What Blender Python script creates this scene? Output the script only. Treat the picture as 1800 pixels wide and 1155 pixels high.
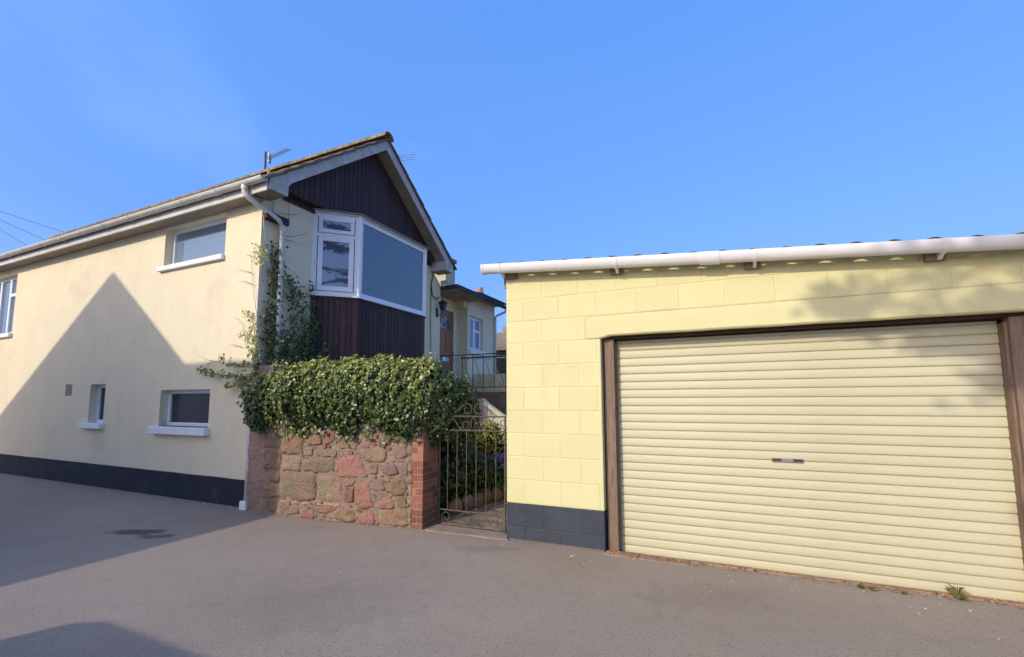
import bpy, math, random
from mathutils import Vector, Matrix, Euler
from mathutils import noise as mnoise

for o in list(bpy.data.objects):
    bpy.data.objects.remove(o)
S = bpy.context.scene
COL = S.collection
R = math.radians

# ------------------------------------------------------------------ camera
CAMH = 1.40
right = Vector((0.99999, 0.00045, -0.00453))
down = Vector((-0.00456, 0.09851, -0.99513))
fwd = Vector((0.0, 0.99514, 0.09851))
cam_d = bpy.data.cameras.new('camera')
cam = bpy.data.objects.new('camera', cam_d)
COL.objects.link(cam)
m = Matrix((right, -down, -fwd)).transposed().to_4x4()
m.translation = Vector((0, 0, CAMH))
cam.matrix_world = m
cam_d.sensor_width = 36.0
cam_d.lens = 798.8 / 1800 * 36
cam_d.shift_x = -2.6 / 1800
cam_d.shift_y = 45.6 / 1800
cam_d.clip_end = 2000
S.camera = cam

# ------------------------------------------------------------------ light
SUN_AZ, SUN_EL = R(43.5), R(28.0)          # the way the light travels
D = Vector((math.sin(SUN_AZ) * math.cos(SUN_EL), math.cos(SUN_AZ) * math.cos(SUN_EL), -math.sin(SUN_EL)))
sd = bpy.data.lights.new('sun', 'SUN')
sd.energy = 2.15
sd.angle = R(0.53)
sd.color = (1.0, 0.91, 0.755)
sun = bpy.data.objects.new('sun', sd)
sun.rotation_euler = D.to_track_quat('-Z', 'Y').to_euler()
sun.location = (-20, -20, 25)
COL.objects.link(sun)

W = bpy.data.worlds.new('World')
S.world = W
W.use_nodes = True
wn, wl = W.node_tree.nodes, W.node_tree.links
wn.clear()
wo = wn.new('ShaderNodeOutputWorld')
wb = wn.new('ShaderNodeBackground')
sky = wn.new('ShaderNodeTexSky')
sky.sky_type = 'NISHITA'
sky.sun_disc = False
sky.sun_elevation = SUN_EL
sky.sun_rotation = SUN_AZ + math.pi
sky.altitude = 0
sky.air_density = 1.0
sky.dust_density = 5.0
sky.ozone_density = 3.0
# thin high cloud: a faint pale veil in the upper air
geo = wn.new('ShaderNodeTexCoord')
mp = wn.new('ShaderNodeMapping')
mp.inputs['Scale'].default_value = (1.3, 1.0, 2.2)
mp.inputs['Location'].default_value = (0.35, 0.1, 0.2)
cn = wn.new('ShaderNodeTexNoise')
cn.inputs['Scale'].default_value = 1.6
cn.inputs['Detail'].default_value = 4
cr = wn.new('ShaderNodeMapRange')
cr.inputs['From Min'].default_value = 0.52
cr.inputs['From Max'].default_value = 0.85
cr.inputs['To Max'].default_value = 0.30
mx = wn.new('ShaderNodeMixRGB')
mx.inputs['Color2'].default_value = (4.5, 6.4, 10.0, 1)
wl.new(geo.outputs['Generated'], mp.inputs['Vector'])
wl.new(mp.outputs[0], cn.inputs['Vector'])
wl.new(cn.outputs['Fac'], cr.inputs['Value'])
wl.new(cr.outputs[0], mx.inputs['Fac'])
wl.new(sky.outputs[0], mx.inputs['Color1'])
tint = wn.new('ShaderNodeMixRGB')
tint.blend_type = 'MULTIPLY'
tint.inputs['Fac'].default_value = 1.0
tint.inputs['Color2'].default_value = (1.42, 1.30, 1.18, 1)
wl.new(mx.outputs[0], tint.inputs['Color1'])
veil = wn.new('ShaderNodeMixRGB')            # even blue of a clear, slightly hazy afternoon sky
veil.inputs['Fac'].default_value = 0.60
veil.inputs['Color2'].default_value = (0.44, 1.92, 6.1, 1)
wl.new(tint.outputs[0], veil.inputs['Color1'])
wl.new(veil.outputs[0], wb.inputs['Color'])
wb.inputs['Strength'].default_value = 0.15
wl.new(wb.outputs[0], wo.inputs['Surface'])
S.view_settings.view_transform = 'Standard'
S.view_settings.look = 'None'
S.view_settings.gamma = 1
S.view_settings.exposure = 0.45
S.view_settings.use_curve_mapping = False
S.cycles.max_bounces = 6

# ------------------------------------------------------------------ materials
def mat(name, col, rough=0.7, col2=None, nscale=6.0, bump=0.0, bscale=60.0, spec=0.5, detail=4,
        col3=None, n3scale=1.2, n3=(0.5, 0.75), metal=0.0, stretch=None, attr=False, trans=0.0, bdist=0.01,
        streak=None, var=0.0):
    M = bpy.data.materials.new(name)
    M.use_nodes = True
    N, L = M.node_tree.nodes, M.node_tree.links
    b = N['Principled BSDF']
    b.inputs['Roughness'].default_value = rough
    b.inputs['Specular IOR Level'].default_value = spec
    b.inputs['Metallic'].default_value = metal
    b.inputs['Base Color'].default_value = (*col, 1)
    tc = N.new('ShaderNodeTexCoord')
    vec = tc.outputs['Object']
    if stretch:
        mpn = N.new('ShaderNodeMapping')
        mpn.inputs['Scale'].default_value = stretch
        L.new(vec, mpn.inputs['Vector'])
        svec = mpn.outputs[0]
    else:
        svec = vec
    last = None
    if attr:
        at = N.new('ShaderNodeAttribute')
        at.attribute_name = 'tone'
        ramp = N.new('ShaderNodeValToRGB')
        ramp.color_ramp.elements[0].color = (*col, 1)
        ramp.color_ramp.elements[1].color = (*col2, 1)
        if col3:
            e = ramp.color_ramp.elements.new(0.5)
            e.color = (*col3, 1)
        L.new(at.outputs['Fac'], ramp.inputs['Fac'])
        last = ramp.outputs['Color']
    elif col2:
        n = N.new('ShaderNodeTexNoise')
        n.inputs['Scale'].default_value = nscale
        n.inputs['Detail'].default_value = detail
        n.inputs['Roughness'].default_value = 0.6
        L.new(svec, n.inputs['Vector'])
        mr = N.new('ShaderNodeMapRange')
        mr.inputs['From Min'].default_value = 0.35
        mr.inputs['From Max'].default_value = 0.65
        L.new(n.outputs['Fac'], mr.inputs['Value'])
        k = N.new('ShaderNodeMixRGB')
        k.inputs['Color1'].default_value = (*col, 1)
        k.inputs['Color2'].default_value = (*col2, 1)
        L.new(mr.outputs[0], k.inputs['Fac'])
        last = k.outputs[0]
        if col3:
            n2 = N.new('ShaderNodeTexNoise')
            n2.inputs['Scale'].default_value = n3scale
            n2.inputs['Detail'].default_value = 6
            n2.inputs['Roughness'].default_value = 0.65
            L.new(svec, n2.inputs['Vector'])
            mr2 = N.new('ShaderNodeMapRange')
            mr2.inputs['From Min'].default_value = n3[0]
            mr2.inputs['From Max'].default_value = n3[1]
            L.new(n2.outputs['Fac'], mr2.inputs['Value'])
            k2 = N.new('ShaderNodeMixRGB')
            k2.inputs['Color2'].default_value = (*col3, 1)
            L.new(mr2.outputs[0], k2.inputs['Fac'])
            L.new(last, k2.inputs['Color1'])
            last = k2.outputs[0]
    if streak and last is not None:
        # rain streaks: noise long in z, over the whole height
        ms = N.new('ShaderNodeMapping')
        ms.inputs['Scale'].default_value = (7.0, 7.0, 0.5)
        ns = N.new('ShaderNodeTexNoise')
        ns.inputs['Scale'].default_value = 1.0
        ns.inputs['Detail'].default_value = 5
        L.new(vec, ms.inputs['Vector'])
        L.new(ms.outputs[0], ns.inputs['Vector'])
        mrs = N.new('ShaderNodeMapRange')
        mrs.inputs['From Min'].default_value = 0.5
        mrs.inputs['From Max'].default_value = 0.8
        mrs.inputs['To Max'].default_value = 0.16
        L.new(ns.outputs['Fac'], mrs.inputs['Value'])
        ks = N.new('ShaderNodeMixRGB')
        ks.inputs['Color2'].default_value = (*streak, 1)
        L.new(mrs.outputs[0], ks.inputs['Fac'])
        L.new(last, ks.inputs['Color1'])
        last = ks.outputs[0]
    if var and last is not None:
        oi = N.new('ShaderNodeObjectInfo')
        mv = N.new('ShaderNodeMapRange')
        mv.inputs['To Min'].default_value = 1 - var
        mv.inputs['To Max'].default_value = 1 + var
        L.new(oi.outputs['Random'], mv.inputs['Value'])
        hv = N.new('ShaderNodeHueSaturation')
        L.new(mv.outputs[0], hv.inputs['Value'])
        L.new(last, hv.inputs['Color'])
        last = hv.outputs[0]
    if last is not None:
        L.new(last, b.inputs['Base Color'])
    if bump:
        bn = N.new('ShaderNodeTexNoise')
        bn.inputs['Scale'].default_value = bscale
        bn.inputs['Detail'].default_value = 4
        L.new(svec if stretch else vec, bn.inputs['Vector'])
        bp = N.new('ShaderNodeBump')
        bp.inputs['Strength'].default_value = bump
        bp.inputs['Distance'].default_value = bdist
        L.new(bn.outputs['Fac'], bp.inputs['Height'])
        L.new(bp.outputs[0], b.inputs['Normal'])
    if trans:
        tr = N.new('ShaderNodeBsdfTranslucent')
        if last is not None:
            L.new(last, tr.inputs['Color'])
        else:
            tr.inputs['Color'].default_value = (*col, 1)
        ad = N.new('ShaderNodeMixShader')
        ad.inputs['Fac'].default_value = trans
        L.new(b.outputs[0], ad.inputs[1])
        L.new(tr.outputs[0], ad.inputs[2])
        L.new(ad.outputs[0], N['Material Output'].inputs['Surface'])
    return M

def glass(name, inner, rough=0.02, tint=0.5, ior=1.5):
    """A double glazed pane: mirror reflection over a tinted, partly see-through sheet."""
    M = bpy.data.materials.new(name)
    M.use_nodes = True
    N, L = M.node_tree.nodes, M.node_tree.links
    b = N['Principled BSDF']
    b.inputs['Base Color'].default_value = (*inner, 1)
    b.inputs['Roughness'].default_value = 0.6
    b.inputs['Specular IOR Level'].default_value = 0.0
    tr = N.new('ShaderNodeBsdfTransparent')
    tr.inputs['Color'].default_value = (0.82, 0.86, 0.88, 1)
    m1 = N.new('ShaderNodeMixShader')
    m1.inputs['Fac'].default_value = tint
    L.new(b.outputs[0], m1.inputs[1])
    L.new(tr.outputs[0], m1.inputs[2])
    gl = N.new('ShaderNodeBsdfGlossy')
    gl.inputs['Roughness'].default_value = rough
    gl.inputs['Color'].default_value = (0.95, 0.97, 1, 1)
    fr = N.new('ShaderNodeFresnel')
    fr.inputs['IOR'].default_value = ior
    m2 = N.new('ShaderNodeMixShader')
    L.new(fr.outputs[0], m2.inputs['Fac'])
    L.new(m1.outputs[0], m2.inputs[1])
    L.new(gl.outputs[0], m2.inputs[2])
    L.new(m2.outputs[0], N['Material Output'].inputs['Surface'])
    return M

M_CREAM = mat('cream_render', (0.785, 0.685, 0.475), 0.9, (0.75, 0.65, 0.44), 2.2, 0.9, 48, spec=0.15,
              col3=(0.60, 0.49, 0.35), n3scale=0.7, n3=(0.55, 0.85), bdist=0.008, streak=(0.55, 0.46, 0.34))
M_NAVY = mat('house_plinth_paint', (0.016, 0.020, 0.028), 0.75, (0.024, 0.028, 0.036), 3, 0.4, 60, spec=0.3,
             col3=(0.07, 0.066, 0.06), n3scale=4, n3=(0.56, 0.8))
M_YELLOW = mat(var=0.022, name='yellow_wall_paint', col=(0.655, 0.612, 0.325), rough=0.8, col2=(0.63, 0.585, 0.305), nscale=3.0, bump=0.5, bscale=38, spec=0.25,
               col3=(0.63, 0.52, 0.27), n3scale=1.5, n3=(0.6, 0.85), bdist=0.006)
M_GPLINTH = mat(var=0.1, name='garage_plinth_paint', col=(0.040, 0.048, 0.062), rough=0.7, col2=(0.055, 0.062, 0.075), nscale=6, bump=0.6, bscale=55, spec=0.35,
                col3=(0.36, 0.30, 0.27), n3scale=15, n3=(0.735, 0.755))
M_UPVC = mat('white_upvc', (0.78, 0.79, 0.80), 0.35, (0.75, 0.76, 0.77), 5, spec=0.5)
M_UPVC_OLD = mat('old_white_gutter', (0.62, 0.61, 0.57), 0.45, (0.52, 0.50, 0.45), 4, 0.1, 30,
                 col3=(0.28, 0.26, 0.22), n3scale=9, n3=(0.66, 0.82))
M_GUTTER = mat('new_white_gutter', (0.80, 0.79, 0.77), 0.35, (0.76, 0.75, 0.72), 5, spec=0.5,
               col3=(0.6, 0.56, 0.48), n3scale=14, n3=(0.7, 0.85))
M_WHITE = mat('white_masonry_paint', (0.80, 0.80, 0.79), 0.7, (0.74, 0.74, 0.72), 7, 0.3, 50, spec=0.3,
              col3=(0.5, 0.48, 0.44), n3scale=12, n3=(0.68, 0.85))
M_BARGE = mat('weathered_grey_board', (0.52, 0.50, 0.47), 0.8, (0.42, 0.40, 0.37), 5, 0.35, 30, spec=0.2,
              col3=(0.24, 0.21, 0.18), n3scale=7, n3=(0.55, 0.8))
M_SOFFIT = mat('soffit_board', (0.34, 0.29, 0.24), 0.85, (0.27, 0.23, 0.19), 5, 0.3, 25, spec=0.2)
M_CLAD = mat(var=0.22, name='dark_stained_boards', col=(0.056, 0.027, 0.027), rough=0.6, col2=(0.042, 0.021, 0.022), nscale=4, bump=0.25, bscale=30, spec=0.3,
             stretch=(8, 8, 0.7))
M_CLAD2 = mat(var=0.28, name='lighter_stained_boards', col=(0.075, 0.040, 0.038), rough=0.6, col2=(0.052, 0.030, 0.030), nscale=4, bump=0.3, bscale=30, spec=0.3,
              stretch=(8, 8, 0.7), col3=(0.095, 0.052, 0.045), n3scale=2.5, n3=(0.55, 0.8))  # lighter board tone, mostly on the left facet of the bay
M_TILE = mat(var=0.3, name='concrete_roof_tile', col=(0.20, 0.165, 0.125), rough=0.95, col2=(0.145, 0.115, 0.085), nscale=9, bump=0.8, bscale=60, spec=0.15,
             col3=(0.27, 0.21, 0.13), n3scale=5, n3=(0.5, 0.7))
M_RIDGE = mat(var=0.25, name='lichened_ridge_tile', col=(0.27, 0.195, 0.13), rough=0.95, col2=(0.17, 0.125, 0.085), nscale=14, bump=0.9, bscale=60, spec=0.15,
              col3=(0.40, 0.31, 0.14), n3scale=9, n3=(0.54, 0.68))
M_SHEET = mat('corrugated_roof_sheet', (0.10, 0.095, 0.085), 0.9, (0.16, 0.15, 0.13), 9, 0.5, 50, spec=0.2)
M_SLAT = mat(var=0.025, name='roller_door_paint', col=(0.540, 0.508, 0.330), rough=0.45, col2=(0.505, 0.472, 0.302), nscale=1.5, bump=0.30, bscale=2.2, spec=0.4,
             col3=(0.44, 0.40, 0.26), n3scale=0.8, n3=(0.55, 0.85), stretch=(0.6, 4, 4))
M_POST = mat('weathered_brown_timber', (0.27, 0.19, 0.135), 0.85, (0.18, 0.12, 0.085), 6, 0.7, 22, spec=0.2,
             stretch=(10, 10, 0.8), col3=(0.30, 0.20, 0.14), n3scale=5, n3=(0.5, 0.75))
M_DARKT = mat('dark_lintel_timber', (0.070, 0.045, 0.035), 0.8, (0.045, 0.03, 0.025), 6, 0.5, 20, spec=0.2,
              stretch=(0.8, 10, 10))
def asphalt():
    M = bpy.data.materials.new('worn_asphalt'); M.use_nodes = True
    N, L = M.node_tree.nodes, M.node_tree.links
    b = N['Principled BSDF']; b.inputs['Roughness'].default_value = 0.93; b.inputs['Specular IOR Level'].default_value = 0.2
    tc = N.new('ShaderNodeTexCoord')
    def noise(scale, det, lo, hi, rough=.6):
        n = N.new('ShaderNodeTexNoise'); n.inputs['Scale'].default_value = scale; n.inputs['Detail'].default_value = det
        n.inputs['Roughness'].default_value = rough
        L.new(tc.outputs['Object'], n.inputs['Vector'])
        r_ = N.new('ShaderNodeMapRange'); r_.inputs['From Min'].default_value = lo; r_.inputs['From Max'].default_value = hi
        L.new(n.outputs['Fac'], r_.inputs['Value'])
        return r_.outputs[0], n
    def mix(a, col, fac, amt=1.0):
        k = N.new('ShaderNodeMixRGB'); k.inputs['Color2'].default_value = (*col, 1)
        if amt != 1.0:
            m_ = N.new('ShaderNodeMath'); m_.operation = 'MULTIPLY'; m_.inputs[1].default_value = amt
            L.new(fac, m_.inputs[0]); fac = m_.outputs[0]
        L.new(fac, k.inputs['Fac']); L.new(a, k.inputs['Color1'])
        return k.outputs[0]
    base = N.new('ShaderNodeRGB'); base.outputs[0].default_value = (0.330, 0.288, 0.268, 1)
    c = base.outputs[0]
    c = mix(c, (0.190, 0.150, 0.122), noise(0.35, 5, .42, .72)[0], .55)      # broad wear
    c = mix(c, (0.350, 0.285, 0.232), noise(1.3, 6, .5, .75)[0], .55)
    c = mix(c, (0.160, 0.128, 0.104), noise(6, 6, .56, .78)[0], .30)          # mottling
    c = mix(c, (0.095, 0.080, 0.070), noise(55, 3, .52, .66)[0], .40)        # chippings
    c = mix(c, (0.44, 0.39, 0.34), noise(75, 2, .60, .70)[0], .45)
    c = mix(c, (0.06, 0.052, 0.048), noise(190, 2, .55, .68)[0], .25)
    # oily stains at their places on the lane
    for (x, y, rx, ry, st) in ((-4.05, 5.05, .30, .11, .75), (-3.72, 4.88, .20, .08, .6), (-.25, 4.45, .30, .08, .18), (1.3, 3.4, .5, .2, .12), (-1.2, 3.3, .7, .35, .10)):
        mp_ = N.new('ShaderNodeMapping'); mp_.inputs['Location'].default_value = (-x / rx, -y / ry, 0); mp_.inputs['Scale'].default_value = (1 / rx, 1 / ry, 0)
        L.new(tc.outputs['Object'], mp_.inputs['Vector'])
        nz = N.new('ShaderNodeTexNoise'); nz.inputs['Scale'].default_value = 9; nz.inputs['Detail'].default_value = 4
        L.new(tc.outputs['Object'], nz.inputs['Vector'])
        ln_ = N.new('ShaderNodeVectorMath'); ln_.operation = 'LENGTH'; L.new(mp_.outputs[0], ln_.inputs[0])
        ad = N.new('ShaderNodeMath'); ad.operation = 'MULTIPLY_ADD'; ad.inputs[1].default_value = 1.6; L.new(nz.outputs['Fac'], ad.inputs[0]); L.new(ln_.outputs['Value'], ad.inputs[2])
        r_ = N.new('ShaderNodeMapRange'); r_.inputs['From Min'].default_value = 2.0; r_.inputs['From Max'].default_value = 1.5
        L.new(ad.outputs[0], r_.inputs['Value'])
        c = mix(c, (0.05, 0.036, 0.030), r_.outputs[0], st)
    k = N.new('ShaderNodeMixRGB'); k.blend_type = 'MULTIPLY'; k.inputs['Fac'].default_value = 1; k.inputs['Color2'].default_value = (1.03, .975, .83, 1)
    L.new(c, k.inputs['Color1']); c = k.outputs[0]
    L.new(c, b.inputs['Base Color'])
    _, n1 = noise(140, 3, 0, 1)
    _, n2 = noise(1.1, 3, 0, 1)
    b2 = N.new('ShaderNodeBump'); b2.inputs['Strength'].default_value = .5; b2.inputs['Distance'].default_value = .05; L.new(n2.outputs['Fac'], b2.inputs['Height'])
    b1 = N.new('ShaderNodeBump'); b1.inputs['Strength'].default_value = .8; b1.inputs['Distance'].default_value = .006
    L.new(n1.outputs['Fac'], b1.inputs['Height']); L.new(b2.outputs[0], b1.inputs['Normal']); L.new(b1.outputs[0], b.inputs['Normal'])
    return M
M_ASPH = asphalt()
M_SOIL = mat('garden_soil', (0.05, 0.035, 0.022), 0.95, (0.09, 0.06, 0.04), 12, 0.9, 40)
M_MORTAR = mat('pink_lime_mortar', (0.32, 0.225, 0.17), 0.95, (0.25, 0.185, 0.13), 7, 1.0, 28, spec=0.1,
               col3=(0.40, 0.25, 0.19), n3scale=2.2, n3=(0.50, 0.68), bdist=0.035)
STONES = {
    'red': mat(var=0.2, name='red_sandstone', col=(0.315, 0.145, 0.11), rough=0.95, col2=(0.27, 0.155, 0.115), nscale=9, bump=1.0, bscale=26, spec=0.1,
               col3=(0.33, 0.21, 0.15), n3scale=5, n3=(0.52, 0.72), bdist=0.02),
    'olive': mat(var=0.18, name='olive_stained_sandstone', col=(0.265, 0.19, 0.13), rough=0.95, col2=(0.30, 0.195, 0.145), nscale=5, bump=1.0, bscale=30, spec=0.1,
                 col3=(0.23, 0.20, 0.115), n3scale=4, n3=(0.45, 0.65), bdist=0.022),
    'brown': mat(var=0.2, name='brown_sandstone', col=(0.30, 0.175, 0.115), rough=0.95, col2=(0.22, 0.15, 0.095), nscale=8, bump=1.0, bscale=28, spec=0.1,
                 col3=(0.27, 0.225, 0.13), n3scale=5, n3=(0.5, 0.7), bdist=0.022),
    'mauve': mat(var=0.2, name='mauve_sandstone', col=(0.24, 0.16, 0.135), rough=0.95, col2=(0.20, 0.135, 0.11), nscale=8, bump=0.9, bscale=30, spec=0.1,
                 col3=(0.30, 0.23, 0.20), n3scale=6, n3=(0.6, 0.8), bdist=0.015),
}
M_BRICK = [mat(var=0.15, name='red_brick', col=(0.33, 0.125, 0.082), rough=0.9, col2=(0.27, 0.105, 0.07), nscale=14, bump=0.7, bscale=50, spec=0.1,
               col3=(0.40, 0.24, 0.17), n3scale=7, n3=(0.62, 0.8)),
           mat(var=0.15, name='pale_red_brick', col=(0.37, 0.165, 0.11), rough=0.9, col2=(0.31, 0.135, 0.09), nscale=14, bump=0.7, bscale=50, spec=0.1,
               col3=(0.42, 0.28, 0.20), n3scale=7, n3=(0.6, 0.8)),
           mat(var=0.15, name='brown_brick', col=(0.23, 0.105, 0.075), rough=0.9, col2=(0.19, 0.09, 0.06), nscale=14, bump=0.7, bscale=50, spec=0.1)]
M_BMORT = mat('brick_mortar', (0.36, 0.29, 0.20), 0.95, (0.28, 0.22, 0.15), 14, 0.7, 50, spec=0.1)
M_IRON = mat('rusty_wrought_iron', (0.055, 0.050, 0.046), 0.6, (0.10, 0.086, 0.073), 25, 0.4, 60, spec=0.5,
             col3=(0.18, 0.095, 0.05), n3scale=12, n3=(0.54, 0.66))
M_BLACKIRON = mat('black_painted_iron', (0.018, 0.018, 0.02), 0.45, (0.035, 0.032, 0.03), 20, 0.2, 60)
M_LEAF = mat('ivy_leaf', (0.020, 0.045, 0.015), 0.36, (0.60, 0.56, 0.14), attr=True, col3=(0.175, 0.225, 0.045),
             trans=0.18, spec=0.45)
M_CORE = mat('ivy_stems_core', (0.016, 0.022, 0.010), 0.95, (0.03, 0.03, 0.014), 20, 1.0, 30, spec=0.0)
M_TWIG = mat('brown_twig', (0.10, 0.07, 0.05), 0.9, (0.16, 0.12, 0.085), 20)
M_NEEDLE = mat('cedar_needles', (0.012, 0.022, 0.010), 0.6, (0.04, 0.06, 0.025), attr=True)
M_BARK = mat('tree_bark', (0.06, 0.045, 0.035), 0.95, (0.11, 0.085, 0.065), 10, 1.0, 20)
M_CONC = mat('old_concrete', (0.31, 0.245, 0.185), 0.95, (0.23, 0.18, 0.14), 7, 0.7, 45, spec=0.15,
             col3=(0.36, 0.24, 0.18), n3scale=3, n3=(0.5, 0.75))
M_REDSLAB = mat(var=0.12, name='pink_stone_slab', col=(0.38, 0.24, 0.18), rough=0.95, col2=(0.30, 0.19, 0.14), nscale=7, bump=0.7, bscale=45, spec=0.15)
M_GREYWALL = mat('grey_stone_wall', (0.085, 0.075, 0.062), 0.95, (0.13, 0.11, 0.09), 7, 1.0, 20, spec=0.15)
M_STEPS = mat('stair_side_render', (0.56, 0.54, 0.40), 0.9, (0.48, 0.46, 0.34), 4, 0.4, 50, spec=0.15)
M_PARAPET = mat('pale_green_render', (0.56, 0.56, 0.36), 0.9, (0.50, 0.50, 0.32), 4, 0.4, 50, spec=0.15)
M_STAIRSHADE = mat('shaded_stair_render', (0.27, 0.26, 0.27), 0.9, (0.22, 0.21, 0.215), 4, 0.3, 40)  # stair side render in shadow, the shade put into its colour
M_PINK = mat('pink_mortar_ledge', (0.43, 0.29, 0.225), 0.95, (0.33, 0.22, 0.165), 12, 1.0, 30, bdist=.02)
M_WOOD = mat('varnished_door_wood', (0.33, 0.15, 0.05), 0.4, (0.24, 0.10, 0.035), 6, 0.2, 20, stretch=(10, 10, 0.8))
M_FELT = mat('dark_roof_felt', (0.035, 0.033, 0.035), 0.9, (0.055, 0.052, 0.05), 10, 0.5, 40)
M_POT = mat('terracotta_chimney_pot', (0.50, 0.27, 0.16), 0.9, (0.42, 0.22, 0.13), 8, 0.3, 30)
M_CHIM = mat('chimney_render', (0.56, 0.47, 0.31), 0.9, (0.48, 0.39, 0.26), 5, 0.4, 40)
M_FARWALL = mat('weathered_grey_render', (0.30, 0.27, 0.22), 0.9, (0.22, 0.20, 0.16), 4, 0.4, 30)
M_CHROME = mat('steel', (0.6, 0.6, 0.6), 0.25, metal=1.0)
M_PLATE = mat('dull_metal_lock_plate', (0.42, 0.36, 0.35), 0.35, (0.34, 0.28, 0.28), 30, metal=0.6)
M_LOCKDARK = mat('dark_recessed_plastic', (0.05, 0.035, 0.04), 0.4)
M_ALU = mat('aerial_metal', (0.35, 0.35, 0.36), 0.5, metal=0.5)
M_CABLE = mat('black_cable', (0.02, 0.02, 0.025), 0.7)
M_PALECABLE = mat('pale_cable', (0.45, 0.40, 0.32), 0.7)
M_PIPE = mat('flaking_white_pipe', (0.58, 0.58, 0.56), 0.6, (0.48, 0.47, 0.44), 8, 0.5, 30,
             col3=(0.26, 0.23, 0.19), n3scale=10, n3=(0.56, 0.72))
M_GLASS = glass('window_glass', (0.085, 0.11, 0.15), tint=0.42, ior=2.15)
M_GLASS_UP = glass('upper_window_glass', (0.20, 0.28, 0.37), tint=0.22, ior=2.0)  # pale sky reflection partly put into the pane colour
M_BLUEBLIND = mat('pale_blue_blind', (0.42, 0.53, 0.66), 0.8, (0.38, 0.49, 0.62), 3)
M_GLASS_FACET = glass('bay_side_glass', (0.12, 0.15, 0.20), tint=0.25, ior=2.5)  # lighter pane colour stands in for the bright sky mirrored here
M_FROST = glass('obscure_glass', (0.040, 0.042, 0.045), rough=0.25, tint=0.05, ior=1.35)
M_ROOM = mat('room_interior', (0.30, 0.29, 0.27), 0.9)
M_CURTAIN = mat('pale_blind', (0.45, 0.47, 0.47), 0.9)
M_VAN = mat('van_paint', (0.5, 0.5, 0.52), 0.3)
M_RUBBER = mat('tyre_rubber', (0.02, 0.02, 0.02), 0.8)
M_BRICKW = mat('neighbour_render', (0.74, 0.69, 0.60), 0.9, (0.70, 0.65, 0.56), 3, 0.4, 50)
M_LITTER = mat('pale_flakes', (0.62, 0.58, 0.52), 0.8)
M_DRY = mat('dry_leaf_litter', (0.24, 0.11, 0.04), 0.9, (0.42, 0.27, 0.10), attr=True, col3=(0.34, 0.19, 0.07))
M_GRASS = mat('weed_green', (0.05, 0.09, 0.02), 0.7, (0.32, 0.24, 0.09), attr=True, col3=(0.14, 0.17, 0.04), trans=0.2)
M_YLEAF = mat('yellow_green_leaf', (0.12, 0.13, 0.015), 0.5, (0.40, 0.34, 0.05), attr=True, col3=(0.22, 0.22, 0.03), trans=0.2)
M_PURPLE = mat('purple_flower', (0.10, 0.06, 0.22), 0.6, (0.30, 0.20, 0.55), attr=True, trans=0.1)
M_PAVER = [mat(var=0.15, name='buff_paver', col=(0.30, 0.24, 0.16), rough=0.9, col2=(0.24, 0.19, 0.13), nscale=9, bump=0.5, bscale=50),
           mat(var=0.15, name='brown_paver', col=(0.24, 0.175, 0.12), rough=0.9, col2=(0.19, 0.14, 0.10), nscale=9, bump=0.5, bscale=50)]
M_VENT = mat('terracotta_air_vent', (0.50, 0.38, 0.29), 0.85, (0.42, 0.32, 0.25), 9)
M_PURPAINT = mat('faded_purple_masonry', (0.20, 0.15, 0.17), 0.9, (0.28, 0.15, 0.13), 6, 0.7, 30)

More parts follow.
